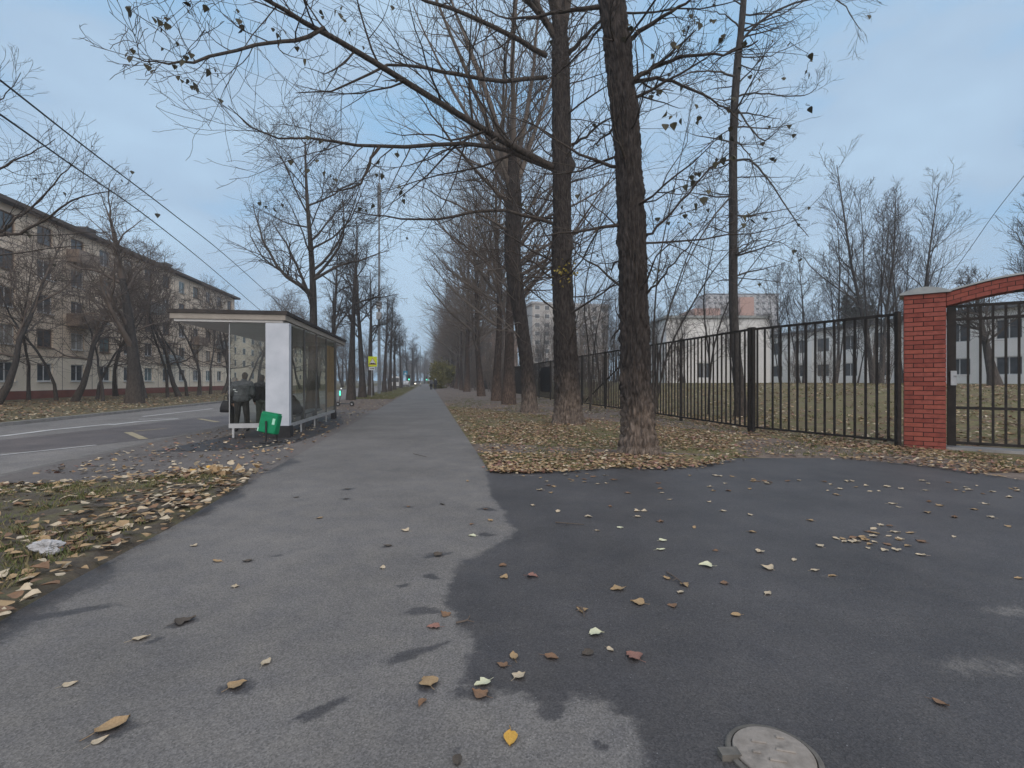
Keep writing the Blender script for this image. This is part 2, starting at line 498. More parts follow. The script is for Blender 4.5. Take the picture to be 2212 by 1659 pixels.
M['wall_apart'] = mk('apartment_panel', [(0.58, 0.475, 0.37), (0.70, 0.585, 0.465), (0.64, 0.53, 0.42)], 0.35, 9, 0.9, 0.15, 12)
M['wall_low'] = mk('apartment_panel_low', [(0.70, 0.62, 0.505), (0.79, 0.71, 0.595)], 0.5, 9, 0.9, 0.15, 12)
M['plinth'] = mk('plinth_red', [(0.16, 0.058, 0.042), (0.22, 0.083, 0.062)], 0.8, 8, 0.9)
M['seam'] = mk('panel_seam', [(0.20, 0.17, 0.145), (0.26, 0.22, 0.19)], 2, 5, 0.9)
M['roof_apart'] = mk('roof_felt', [(0.065, 0.052, 0.045), (0.10, 0.08, 0.07)], 0.8, 7, 0.9)
M['frame_white'] = mk('window_frame_white', [(0.50, 0.51, 0.52), (0.62, 0.63, 0.64)], 2, 4, 0.6)
M['frame_brown'] = mk('window_frame_brown', [(0.13, 0.085, 0.06), (0.19, 0.13, 0.095)], 2, 4, 0.6)
M['pane'] = mk('window_pane', [(0.035, 0.042, 0.05), (0.085, 0.095, 0.105)], 0.8, 3, 0.12, spec=0.5)
M['pane_teal'] = mk('window_pane_curtain', [(0.05, 0.10, 0.11), (0.16, 0.20, 0.20)], 1.4, 3, 0.15, spec=0.5)
M['pane_light'] = mk('window_pane_blind', [(0.25, 0.24, 0.22), (0.38, 0.36, 0.33)], 1.4, 3, 0.2, spec=0.5)
M['balc_brown'] = mk('balcony_brown', [(0.20, 0.155, 0.125), (0.27, 0.215, 0.175)], 1.5, 5, 0.85)
M['balc_blue'] = mk('balcony_bluegrey', [(0.24, 0.29, 0.31), (0.33, 0.37, 0.38)], 1.5, 5, 0.8)
M['school'] = mk('school_white', [(0.70, 0.70, 0.69), (0.80, 0.80, 0.79)], 0.4, 8, 0.85, 0.1, 9)
M['school_roof'] = mk('school_roof', [(0.11, 0.115, 0.12), (0.17, 0.17, 0.175)], 0.6, 6, 0.8)
M['tower_grey'] = mk('tower_panel', [(0.34, 0.34, 0.35), (0.42, 0.42, 0.43)], 0.08, 6, 0.9)
M['tower_orange'] = mk('tower_brick', [(0.34, 0.185, 0.13), (0.42, 0.24, 0.175)], 0.08, 6, 0.9)
M['block_brown'] = mk('block_brick', [(0.22, 0.15, 0.115), (0.30, 0.21, 0.165)], 0.1, 6, 0.9)
M['block_grey'] = mk('block_panel', [(0.30, 0.285, 0.27), (0.38, 0.36, 0.34)], 0.1, 6, 0.9)
M['sign_yellow'] = mk('sign_fluorescent_yellow', [(0.62, 0.72, 0.02), (0.70, 0.80, 0.03)], 3, 3, 0.5)
M['sign_white'] = mk('sign_white', [(0.60, 0.62, 0.62), (0.68, 0.70, 0.70)], 3, 3, 0.5)
M['sign_red'] = mk('sign_red_edge', [(0.26, 0.13, 0.08), (0.33, 0.16, 0.10)], 3, 3, 0.5)
M['sign_blue'] = mk('sign_blue', [(0.03, 0.21, 0.36), (0.05, 0.27, 0.44)], 3, 3, 0.5)
M['steel'] = mk('galvanised_pole', [(0.24, 0.25, 0.26), (0.34, 0.35, 0.36)], 4, 5, 0.55, metal=0.3)
M['mast'] = mk('mast_grey', [(0.12, 0.135, 0.15), (0.19, 0.205, 0.22)], 4, 5, 0.6)
M['wire'] = mk('wire_black', [(0.02, 0.021, 0.024), (0.03, 0.03, 0.034)], 5, 3, 0.6)
M['van_white'] = mk('van_paint', [(0.58, 0.59, 0.60), (0.66, 0.67, 0.68)], 1.5, 4, 0.35)
M['car_grey'] = mk('car_paint', [(0.10, 0.105, 0.11), (0.15, 0.155, 0.16)], 1.5, 4, 0.3)
M['tyre'] = mk('tyre', [(0.015, 0.015, 0.015), (0.03, 0.03, 0.03)], 8, 4, 0.9)
M['cover'] = mk('cast_cover', [(0.125, 0.112, 0.10), (0.255, 0.23, 0.205), (0.17, 0.15, 0.13)], 9, 7, 0.7, 0.5, 60, bdist=0.004)
M['coverrim'] = mk('cast_rim', [(0.07, 0.066, 0.06), (0.15, 0.14, 0.125)], 12, 6, 0.75, 0.5, 60, bdist=0.004)
M['paper'] = mk('crumpled_paper', [(0.26, 0.26, 0.265), (0.46, 0.46, 0.47)], 10, 5, 0.9, 0.4, 30)
M['green_light'] = emit('green_lamp', (0.10, 0.95, 0.55), 1.6)
M['head_light'] = emit('headlamp', (1.0, 0.86, 0.66), 6.0)
M['pale_lamp'] = emit('pale_lamp', (0.75, 0.78, 0.80), 0.6)
M['bush'] = mk('bush_leaf', [(0.12, 0.115, 0.03), (0.21, 0.185, 0.05)], 2, 4, 0.8)
M['conifer'] = mk('conifer_leaf', [(0.018, 0.03, 0.02), (0.035, 0.05, 0.032)], 2, 4, 0.85)

# ------------------------------------------------------------------ terrain heights
def fence_t(X, Y):
    c = X + K * Y
    d1 = c - 8.96
    d2 = (X - 6.64) * 0.895 + (Y - 14.28) * 0.445
    d3 = (X - 8.9) * 0.6 + (Y - 10.4) * 0.8
    return min(d1, d2, d3)

def rise(X, Y):
    return 1.15 * smooth((fence_t(X, Y) - 0.4) / 18.0)

# ---- driveway / path outline (picture positions turned into ground points)
WETPIX = [(1050, 1000), (1052, 1030), (1060, 1062), (1078, 1098), (1100, 1140), (1100, 1160), (1040, 1192), (1000, 1208), (985, 1235), (975, 1265), (965, 1305), (968, 1335),
          (1000, 1362), (1020, 1385), (1028, 1412), (1008, 1440), (1005, 1470), (1045, 1492), (1085, 1502), (1130, 1500), (1150, 1528), (1185, 1545), (1215, 1528), (1250, 1510), (1300, 1520),
          (1335, 1555), (1362, 1600), (1385, 1650), (1420, 1760), (1440, 2000)]
wet_line = [G(*p) for p in WETPIX]
BND = [(1050, 1019), (1100, 1022), (1160, 1022), (1240, 1018), (1330, 1012), (1420, 1012), (1500, 1010), (1560, 1000), (1610, 986), (1680, 984), (1760, 988), (1850, 995), (1950, 1003), (2060, 1016), (2212, 1040), (2500, 1090)]
bnd_line = [G(*p) for p in BND]

def seg_dist(px, py, poly):
    """signed-less distance arrays to a polyline, plus the side (left positive)"""
    best = np.full(px.shape, 1e9)
    side = np.zeros(px.shape)
    for a, b in zip(poly[:-1], poly[1:]):
        ex, ey = b.x - a.x, b.y - a.y
        l2 = ex * ex + ey * ey
        t = np.clip(((px - a.x) * ex + (py - a.y) * ey) / l2, 0, 1)
        dx, dy = px - (a.x + t * ex), py - (a.y + t * ey)
        d = np.sqrt(dx * dx + dy * dy)
        s = ex * (py - a.y) - ey * (px - a.x)
        m = d < best
        best = np.where(m, d, best)
        side = np.where(m, s, side)
    return best, side

# damp spots on the path: picture x, y, half length, half width (m), angle
SPOTS = [(690, 1537, .085, .05, 50), (890, 1412, .13, .05, 30), (510, 1485, .085, .055, 45), (398, 1345, .09, .05, 30), (105, 1330, .22, .07, 25), (910, 1320, .085, .065, 20),
         (945, 1198, .12, .05, 10), (1050, 1100, .12, .06, 0), (1030, 1498, .09, .055, 10), (240, 1578, .10, .05, 40), (1085, 1440, .07, .05, 0), (1050, 1155, .09, .05, 0),
         (838, 1180, .06, .035, 0), (750, 1057, .09, .05, 0), (748, 1078, .08, .04, 0), (535, 1213, .05, .03, 0), (880, 1095, .07, .04, 0), (1190, 1535, .08, .05, 10), (925, 1480, .06, .045, 0),
         (1300, 1612, .03, .028, 0), (930, 1245, .06, .05, 0), (640, 1330, .03, .02, 0), (985, 1620, .02, .03, 0), (870, 1265, .05, .03, 0), (330, 1385, .05, .03, 40), (600, 1200, .05, .03, 0)]

# ------------------------------------------------------------------ SETTING
def sheet(name, quads, mat, kind='structure', label=None, cat=None):
    mb = MB()
    for q in quads:
        mb.add(q, [tuple(range(len(q)))])
    o = mb.build(name, mat)
    return tag(o, label, cat, None, kind)

def strip(c0, c1, Y0, Y1, z, n=1):
    out = []
    for i in range(n):
        a, b = Y0 + (Y1 - Y0) * i / n, Y0 + (Y1 - Y0) * (i + 1) / n
        out.append([RC(c0, a, z), RC(c1, a, z), RC(c1, b, z), RC(c0, b, z)])
    return out

g = MB(); g.add([(-3000, -200, -0.45), (3000, -200, -0.45), (3000, 4000, -0.45), (-3000, 4000, -0.45)], [(0, 1, 2, 3)])
tag(g.build('ground', M['ground']), kind='structure')

PL, PR = -2.56, 0.97          # edges of the footpath
# near asphalt as a fine sheet, split between footpath and driveway
def near_asphalt():
    res = 0.032
    xs = np.arange(-6.0, 12.5, res)
    ys = np.arange(0.9, 9.6, res)
    X, Y = np.meshgrid(xs, ys)
    C = X + K * Y
    d, s = seg_dist(X, Y, wet_line)
    sd = np.where(s > 0, d, -d)                  # polyline runs towards the camera: left of travel = right in the picture
    wob = np.zeros_like(X)
    for fx, am in ((1.7, .06), (4.3, .04), (9.0, .022)):
        wob += am * (np.sin(X * fx * 2.1 + 1.3 * np.sin(Y * fx * 1.7)) * np.cos(Y * fx * 2.6 + 0.7 * np.sin(X * fx)))
    sd = sd + wob * 0.6
    wet = np.clip(0.5 + sd / 0.15, 0, 1)
    # the damp tone gets patchy far out on the driveway
    for (px, py, a, b, an) in SPOTS:
        p = G(px, py)
        ca, sa = math.cos(R(an)), math.sin(R(an))
        u = (X - p.x) * ca + (Y - p.y) * sa
        v = -(X - p.x) * sa + (Y - p.y) * ca
        q = np.sqrt((u / a) ** 2 + (v / b) ** 2)
        ang = np.arctan2(v / b, u / a)
        q = q * (1 + .22 * np.sin(ang * 2 + px) + .14 * np.sin(ang * 3 + py) + .10 * np.sin(ang * 7 + px * .3))
        wet = np.maximum(wet, np.clip(1.45 - q * 0.95, 0, 0.88))
    for (px, py, a, b) in ((2120, 1440, .30, .10), (2190, 1320, .22, .09), (1140, 1027, .30, .05), (1790, 1245, .08, .04)):
        p = G(px, py)
        q = np.sqrt(((X - p.x) / a) ** 2 + ((Y - p.y) / b) ** 2)
        wet = np.minimum(wet, np.clip(.58 + (q - .7) * .6, .48, 1))
    # the damp edge along the left side of the path
    el = np.clip((PL - .1 + 0.34 + 0.12 * np.sin(Y * 2.3) + 0.07 * np.sin(Y * 7.1) - C) / 0.22, 0, 1) * 0.75
    wet = np.maximum(wet, el)
    idx = np.arange(X.size).reshape(X.shape)
    q = np.stack([idx[:-1, :-1], idx[:-1, 1:], idx[1:, 1:], idx[1:, :-1]], -1).reshape(-1, 4)
    cx = (X[:-1, :-1] + X[1:, 1:]) / 2; cy = (Y[:-1, :-1] + Y[1:, 1:]) / 2
    cc = (cx + K * cy).ravel()
    sdf = ((sd[:-1, :-1] + sd[1:, 1:]) / 2).ravel()
    bd, bs = seg_dist(cx, cy, bnd_line)
    inside = ((bs < 0) | (bd < 0.12)).ravel()        # camera side of the lawn edge
    isdrive = (sdf > 0) & inside & (cc > PR - 1.6)
    ispath = (~isdrive) & (cc < PR + 0.9) & (cc > np.where(cy.ravel() < 7.0, -3.6, PL)) & ((sdf < 0) | (cc < PR)) & ((cc < PR) | inside)
    V = np.stack([X.ravel(), Y.ravel(), np.zeros(X.size)], -1)
    for nm, msk in (('footpath', ispath), ('driveway', isdrive)):
        f = q[msk]
        used, inv = np.unique(f, return_inverse=True)
        me = np_mesh(nm, V[used], inv.reshape(-1), np.full(len(f), 4), M['path'])
        at = me.attributes.new('wet', 'FLOAT', 'POINT')
        at.data.foreach_set('value', wet.ravel()[used].astype(np.float32))
        o = link(nm, me)
        tag(o, kind='structure')
near_asphalt()
# driveway beyond the near sheet to the right, path ahead and behind
def far_sheet(name, quads, wetv):
    mb = MB()
    for q in quads: mb.add(q, [(0, 1, 2, 3)])
    o = mb.build(name, M['path'])
    at = o.data.attributes.new('wet', 'FLOAT', 'POINT')
    at.data.foreach_set('value', np.full(len(mb.v), wetv, dtype=np.float32))
    return tag(o, kind='structure')
far_sheet('footpath', [[(PL - K * 9.56, 9.56, -.004), (PR - K * 9.56, 9.56, -.004), RC(PR, 330, -.004), RC(PL, 330, -.004)],
                       [(-8, -6, -.004), (8, -6, -.004), (8, .95, -.004), (-8, .95, -.004)]], 0.0)
far_sheet('driveway', [[(12.4, -6, -.004), (40, -6, -.004), (40, 7.4, -.004), (12.4, 7.4, -.004)], [(8, -6, -.006), (12.4, -6, -.006), (12.4, .95, -.006), (8, .95, -.006)]], 0.95)

# lawn on the right (rises behind the fence)
dp = [G(1600, 986), G(1750, 988), G(1950, 1003), G(2212, 1040), G(2500, 1090), G(2500, 1020), G(2212, 1000), G(2050, 992), G(1950, 985), G(1800, 965), G(1680, 945), G(1590, 955)]
def right_lawn():
    cs = list(np.arange(PR, 14, 0.12)) + list(np.arange(14, 40, 0.8)) + list(np.arange(40, 190, 10))
    ys = list(np.arange(5.6, 20, 0.12)) + list(np.arange(20, 50, 0.8)) + list(np.arange(50, 345, 12))
    V, loops = [], []
    cg, yg = np.meshgrid(cs, ys)
    xg = cg - K * yg
    bd, bs = seg_dist(xg, yg, bnd_line)
    for i in range(len(ys)):
        for j in range(len(cs)):
            X, Y = xg[i, j], yg[i, j]
            sd = bd[i, j] if bs[i, j] > 0 else -bd[i, j]
            z = -0.035 + 0.048 * smooth((sd + 0.10) / 0.3)
            z += 0.018 * noise.noise(Vector((X * 0.9, Y * 0.9, 0))) * smooth(sd / 0.5)
            e = smooth((cg[i, j] - PR) / 0.25)
            z = z * e - 0.012 * (1 - e)
            V.append((X, Y, z + rise(X, Y)))
    n, m = len(ys), len(cs)
    idx = np.arange(n * m).reshape(n, m)
    q = np.stack([idx[:-1, :-1], idx[:-1, 1:], idx[1:, 1:], idx[1:, :-1]], -1).reshape(-1, 4)
    fx = np.array([(V[a][0] + V[c_][0]) / 2 for a, b, c_, d in q]); fy = np.array([(V[a][1] + V[c_][1]) / 2 for a, b, c_, d in q])
    dd, ss = seg_dist(fx, fy, dp + [dp[0]])
    nv = np.array([noise.noise(Vector((x * 1.4, y * 1.4, 1))) for x, y in zip(fx, fy)])
    mi = ((np.where(ss > 0, dd, -dd) + .25 * nv) > .05).astype(int)
    me = np_mesh('lawn', V, q, np.full(len(q), 4), [M['soil'], M['dirt']], mi, smooth_=True)
    tag(link('lawn', me), kind='structure')
right_lawn()
def lawn_z(X, Y):
    return 0.010 + rise(X, Y)
# patch of soil and leaves on the left, in front of the bus stop
PATCH = [G(-40, 1380), G(0, 1352), G(120, 1282), G(250, 1210), G(380, 1140), G(470, 1085), G(540, 1042), G(545, 1028), G(490, 1020), G(400, 1024), G(200, 1040), G(0, 1052), G(-300, 1066), G(-1500, 1100), G(-1500, 1400), G(-1400, 1700), G(-350, 1480)]
def left_patch():
    xs = np.arange(-16, -1.6, 0.07); ys = np.arange(0.8, 8.4, 0.07)
    X, Y = np.meshgrid(xs, ys)
    d, s = seg_dist(X, Y, PATCH + [PATCH[0]])
    sd = np.where(s > 0, d, -d)
    V = [(x, y, -0.03 + 0.075 * smooth((t + 0.08) / 0.3) + 0.05 * noise.noise(Vector((x * 1.7, y * 1.7, 4))) * smooth(t / .4)) for x, y, t in zip(X.ravel(), Y.ravel(), sd.ravel())]
    n, m = X.shape
    idx = np.arange(n * m).reshape(n, m)
    q = np.stack([idx[:-1, :-1], idx[:-1, 1:], idx[1:, 1:], idx[1:, :-1]], -1).reshape(-1, 4)
    keep = (sd[:-1, :-1] > -0.3).ravel()
    me = np_mesh('soil_patch', V, q[keep], np.full(keep.sum(), 4), M['soil_dark'], smooth_=True)
    tag(link('soil_patch', me), kind='structure')
    return X, Y, sd
left_patch()

KN = -6.5                       # near kerb of the road
RZ = -0.12
road = MB()
KF = -14.6
for q in strip(KN - 0.15, KF, -8, 330, RZ, 1): road.add(q, [(3, 2, 1, 0)])
ro = road.build('road', M['road']); tag(ro, kind='structure')
# darker reddish bus bay, a sheet on the road
bay = MB()
b0 = [G(-400, 1000, RZ), G(120, 972, RZ), G(330, 947, RZ), G(500, 926, RZ), G(640, 900, RZ), G(640, 886, RZ), G(430, 902, RZ), G(230, 926, RZ), G(0, 951, RZ), G(-400, 985, RZ)]
bay.add([(p.x, p.y, RZ + .004) for p in b0], [tuple(range(len(b0)))])
bo = bay.build('bus_bay', M['road'])
bo.data.attributes.new('wet', 'FLOAT', 'POINT').data.foreach_set('value', np.ones(len(b0), dtype=np.float32))
tag(bo, kind='structure')
# kerbs
kb = MB()
for Y in np.arange(-6, 200, 1.0):
    a, b = RC(KN, Y), RC(KN, Y + 0.985)
    kb.obox((a.x, a.y, RZ - .1), b - a, DV * -0.15, (0, 0, 0.115 - RZ - .02))
tag(kb.build('kerb', M['kerb_worn']), kind='structure')
kb = MB()
for Y in np.arange(-6, 200, 1.0):
    a, b = RC(KF, Y), RC(KF, Y + 0.985)
    kb.obox((a.x, a.y, RZ - .1), b - a, DV * -0.15, (0, 0, 0.1 + 0.12))
tag(kb.build('kerb', M['kerb']), kind='structure')
# pavement at the bus stop and the strips beyond / before it
pv = MB()
for q in strip(KN, PL, 7.3, 25.5, -0.006): pv.add(q, [(0, 1, 2, 3)])
for q in strip(KN, PL - 3.5, -6, 7.3, -0.006): pv.add(q, [(0, 1, 2, 3)])
po = pv.build('pavement', M['apron']); tag(po, kind='structure')
# darker strip of asphalt round the shelter
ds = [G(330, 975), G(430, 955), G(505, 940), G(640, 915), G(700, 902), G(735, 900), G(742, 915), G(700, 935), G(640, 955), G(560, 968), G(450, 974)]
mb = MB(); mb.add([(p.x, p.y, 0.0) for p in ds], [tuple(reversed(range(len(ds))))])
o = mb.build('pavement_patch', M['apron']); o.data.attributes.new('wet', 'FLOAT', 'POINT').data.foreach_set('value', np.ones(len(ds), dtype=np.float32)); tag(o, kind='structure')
sheet('verge', strip(KN, PL, 46, 330, 0.0, 6), M['verge'])
sheet('verge', strip(KN, PL, 25.5, 46, 0.0, 2), M['dirt'])
sheet('far_verge', strip(-120, KF - 0.15, -8, 330, 0.0, 1), M['verge'])

# road markings
def mark(pts, w, m, z=RZ + .008):
    mb = MB()
    for (a, b) in zip(pts[:-1], pts[1:]):
        n = Vector((-(b - a).y, (b - a).x, 0)).normalized() * w / 2
        mb.add([(p.x, p.y, z) for p in (a - n, b - n, b + n, a + n)], [(0, 1, 2, 3)])
    return tag(mb.build('road_marking', m), kind='structure')
mark([G(-300, 972, RZ), G(0, 943, RZ), G(110, 929, RZ), G(242, 916, RZ)], 0.22, M['white_paint'])
mark([G(308, 900, RZ), G(459, 883, RZ)], 0.18, M['white_paint'])
mark([G(240, 918, RZ), G(300, 911, RZ), G(385, 905, RZ)], 0.26, M['white_paint'])
mark([G(385, 904, RZ), G(300, 906, RZ)], 0.14, M['white_paint'])
mark([G(-300, 1016, RZ), G(0, 984, RZ), G(208, 962, RZ)], 0.10, M['white_paint'], RZ + .010)
mark([G(276, 934, RZ), G(311, 949, RZ)], 0.20, M['yellow_paint'], RZ + .010)
mark([G(290, 932, RZ), G(360, 926, RZ)], 0.14, M['yellow_paint'], RZ + .012)
mark([G(430, 905, RZ), G(470, 912, RZ)], 0.20, M['yellow_paint'], RZ + .010)
for Y in range(40, 160, 9):
    mark([RC(-10.6, Y), RC(-10.6, Y + 3.5)], 0.14, M['white_paint'])

# ------------------------------------------------------------------ TREES
class Buf:
    """polylines of branches, turned into tubes all at once"""
    def __init__(s): s.d = {}; s.tips = []
    def add(s, pts, rad, sides):
        s.d.setdefault((len(pts), sides), []).append((pts, rad))
    def arrays(s):
        Vs, Ls, n0 = [], [], 0
        for (k, sd), lst in s.d.items():
            P = np.array([[tuple(p) for p in a] for a, _ in lst], dtype=np.float64)
            Rr = np.array([b for _, b in lst], dtype=np.float64)
            T = np.gradient(P, axis=1)
            T /= np.linalg.norm(T, axis=2, keepdims=True) + 1e-9
            m = np.abs(T[:, :, 2]).mean(axis=1)
            ref = np.where((m < 0.8)[:, None], np.array([[0, 0, 1.0]]), np.array([[1.0, 0, 0]]))[:, None, :]
            U = np.cross(T, np.broadcast_to(ref, T.shape))
            U /= np.linalg.norm(U, axis=2, keepdims=True) + 1e-9
            Vv = np.cross(T, U)
            an = np.arange(sd) * 2 * math.pi / sd
            ring = P[:, :, None, :] + Rr[:, :, None, None] * (np.cos(an)[None, None, :, None] * U[:, :, None, :] + np.sin(an)[None, None, :, None] * Vv[:, :, None, :])
            N = len(lst)
            idx = np.arange(N * k * sd).reshape(N, k, sd) + n0
            nx = np.roll(idx, -1, axis=2)
            q = np.stack([idx[:, :-1], nx[:, :-1], nx[:, 1:], idx[:, 1:]], -1).reshape(-1, 4)
            Vs.append(ring.reshape(-1, 3)); Ls.append(q)
            n0 += N * k * sd
        return np.concatenate(Vs), np.concatenate(Ls)
    def build(s, name, mat, parent):
        V, q = s.arrays()
        V = V - np.array(base_of(parent))
        return link(name, np_mesh(name, V, q, np.full(len(q), 4), mat, smooth_=True), parent)

def perp(d, r):
    a = Vector((r.gauss(0, 1), r.gauss(0, 1), r.gauss(0, 1)))
    a = a - d * a.dot(d)
    return a.normalized() if a.length > 1e-5 else Vector((1, 0, 0))

def shoot(buf, r, p, d, Ln, r0, lv, P):
    """grow one branch of level lv and its children; P = list of level settings"""
    q = P[lv]
    k = q['k']
    st = Ln / (k - 1)
    pts = [p.copy()]
    d = d.normalized()
    w, up = q['w'], q['up']
    for i in range(k - 1):
        d = (d + Vector((r.gauss(0, w), r.gauss(0, w), r.gauss(0, w) + up))).normalized()
        p = p + d * st
        pts.append(p)
    rmin = q.get('rmin', 0.004)
    rad = [max(rmin, r0 * (1 - 0.8 * i / (k - 1))) for i in range(k)]
    buf.add(pts, rad, q['s'])
    if lv + 1 < len(P):
        kids(buf, r, pts, rad, lv + 1, P, Ln)
    else:
        buf.tips.append((pts[-1], d))
    return pts

def kids(buf, r, pts, rad, lv, P, Ln, n=None, t0=None):
    q = P[lv]
    k = len(pts)
    n = n if n is not None else r.randint(*q['n'])
    t0 = q.get('t0', 0.15) if t0 is None else t0
    for j in range(n):
        t = t0 + (1 - t0) * (j + r.random()) / n
        f = min(t, 0.999) * (k - 1)
        i = int(f)
        u = f - i
        p = pts[i].lerp(pts[i + 1], u)
        d = (pts[i + 1] - pts[i]).normalized()
        a = R(r.uniform(*q['a']))
        dd = d * math.cos(a) + perp(d, r) * math.sin(a)
        dd.z += q.get('lift', 0.0)
        ln = Ln * r.uniform(*q['l']) * (1.1 - 0.6 * t)
        if ln < 0.05: continue
        rb = (rad[i] * (1 - u) + rad[i + 1] * u) * q['r']
        shoot(buf, r, p, dd, ln, max(rb, q.get('rmin', .004)), lv, P)

def curve(pts, n):
    """smooth polyline through the points"""
    pts = [Vector(p) for p in pts]
    ext = [pts[0] * 2 - pts[1]] + pts + [pts[-1] * 2 - pts[-2]]
    out = []
    segs = len(pts) - 1
    for i in range(n):
        f = i / (n - 1) * segs
        s = min(int(f), segs - 1)
        t = f - s
        a, b, c, d = ext[s:s + 4]
        out.append(0.5 * ((2 * b) + (c - a) * t + (2 * a - 5 * b + 4 * c - d) * t * t + (3 * b - a - 3 * c + d) * t ** 3))
    return out

def interp(xs, ys, x):
    return float(np.interp(x, xs, ys))

def trunk_mesh(name, cl, hts, radii, mat, parent, sides=56, ring=0.06, furrow=0.035, flare=0.36, knots=(), seed=0, fz=0.55):
    """furrowed trunk with root flare; cl = centre line points from the ground up, radii at heights hts"""
    zmax = cl[-1].z; z0 = cl[0].z
    n = max(8, int((zmax - z0) / ring))
    line = curve(cl, n + 1)
    V = []
    for i, p in enumerate(line):
        h = p.z - z0
        r = interp(hts, radii, h)
        fl = flare * math.exp(-h / 0.33)
        for k in range(sides):
            a = 2 * math.pi * k / sides
            ca, sa = math.cos(a), math.sin(a)
            wv = .22 * noise.noise(Vector((ca * 2.5, sa * 2.5, h * 2.2 + seed)))
            kk = 19 * r
            dv = noise.voronoi(Vector(((ca + wv * sa) * kk + seed, (sa - wv * ca) * kk, h * 5.5)))[0]
            f1 = min(1.0, (dv[1] - dv[0]) * 2.6)
            f2 = noise.noise(Vector((ca * 13 + seed, sa * 13, h * 3.2)))
            root = max(0, math.sin(a * 5 + seed) * 0.5 + noise.noise(Vector((ca * 1.5, sa * 1.5, seed))) )
            rr = r * (1 + fl * (0.55 + 0.9 * root)) + furrow * (f1 - 0.6) * (0.45 + 0.55 * math.exp(-h / 3)) * 1.3 + furrow * 0.4 * f2
            rr += r * 0.06 * noise.noise(Vector((ca + seed, sa, h * 0.8)))
            for (kh, ka, kr, ks) in knots:
                da = math.atan2(math.sin(a - ka), math.cos(a - ka)) * r
                rr += kr * math.exp(-((h - kh) ** 2 + da * da) / (2 * ks * ks))
            V.append((p.x + ca * rr, p.y + sa * rr, p.z if i else p.z - 0.12))
    V = np.array(V) - np.array(base_of(parent))
    m = len(line)
    idx = np.arange(m * sides).reshape(m, sides)
    nx = np.roll(idx, -1, axis=1)
    q = np.stack([idx[:-1], nx[:-1], nx[1:], idx[1:]], -1).reshape(-1, 4)
    return link(name, np_mesh(name, V, q, np.full(len(q), 4), mat, smooth_=True), parent)

LT = np.array([(0, 0, 0), (.42, .1, 0), (.48, .32, 0), (.26, .66, 0), (0, 1.0, 0), (-.26, .66, 0), (-.48, .32, 0), (-.42, .1, 0)])
LF = [(0, 1, 2, 3, 4), (0, 4, 5, 6, 7)]
def leaf_arrays(pos, size, rot, fold, bend):
    """many leaves at once: pos (N,3), size (N), rot (N,3,3), fold and bend (N)"""
    N = len(pos)
    T = np.repeat(LT[None], N, 0).copy()
    T[:, :, 2] = fold[:, None] * np.abs(T[:, :, 0]) + bend[:, None] * (T[:, :, 1] - .4) ** 2
    T = T * size[:, None, None]
    T = np.einsum('nij,nkj->nki', rot, T) + pos[:, None, :]
    V = T.reshape(-1, 3)
    base = (np.arange(N) * 8)[:, None]
    L = np.concatenate([base + np.array(LF[0])[None], base + np.array(LF[1])[None]], 1).reshape(-1)
    return V, L, np.full(N * 2, 5)

def rots(N, r, tilt):
    """random heading, tilted up to `tilt` rad"""
    a = r.uniform(0, 2 * math.pi, N); b = r.normal(0, tilt, N); c = r.normal(0, tilt, N)
    ca, sa = np.cos(a), np.sin(a); cb, sb = np.cos(b), np.sin(b); cc, sc = np.cos(c), np.sin(c)
    Z = np.zeros((N, 3, 3))
    Rz = Z.copy(); Rz[:, 0, 0] = ca; Rz[:, 0, 1] = -sa; Rz[:, 1, 0] = sa; Rz[:, 1, 1] = ca; Rz[:, 2, 2] = 1
    Rx = Z.copy(); Rx[:, 0, 0] = 1; Rx[:, 1, 1] = cb; Rx[:, 1, 2] = -sb; Rx[:, 2, 1] = sb; Rx[:, 2, 2] = cb
    Ry = Z.copy(); Ry[:, 1, 1] = 1; Ry[:, 0, 0] = cc; Ry[:, 0, 2] = sc; Ry[:, 2, 0] = -sc; Ry[:, 2, 2] = cc
    return Rz @ Rx @ Ry

def leaves_at(name, pts, size, mat, parent, seed=1, hang=True):
    if not len(pts): return None
    r = np.random.RandomState(seed)
    N = len(pts)
    P = np.array([tuple(p) for p in pts])
    sz = size * r.uniform(0.6, 1.25, N)
    ro = rots(N, r, 0.9)
    if hang:
        flip = np.zeros((3, 3)); flip[0, 0] = 1; flip[1, 2] = -1; flip[2, 1] = 1   # leaf axis from +y to straight down-ish
        fl = np.array([[1, 0, 0], [0, 0, 1], [0, -1, 0]], dtype=float)
        a = r.uniform(0, 2 * math.pi, N)
        Rz = np.zeros((N, 3, 3)); Rz[:, 0, 0] = np.cos(a); Rz[:, 0, 1] = -np.sin(a); Rz[:, 1, 0] = np.sin(a); Rz[:, 1, 1] = np.cos(a); Rz[:, 2, 2] = 1
        b = r.normal(0, 0.5, N)
        Rx = np.zeros((N, 3, 3)); Rx[:, 0, 0] = 1; Rx[:, 1, 1] = np.cos(b); Rx[:, 1, 2] = -np.sin(b); Rx[:, 2, 1] = np.sin(b); Rx[:, 2, 2] = np.cos(b)
        ro = Rz @ Rx @ fl
    V, Ls, sizes = leaf_arrays(P, sz, ro, r.uniform(-.2, .5, N), r.uniform(-.3, .3, N))
    V = V - np.array(base_of(parent))
    return link(name, np_mesh(name, V, Ls, sizes, mat), parent)

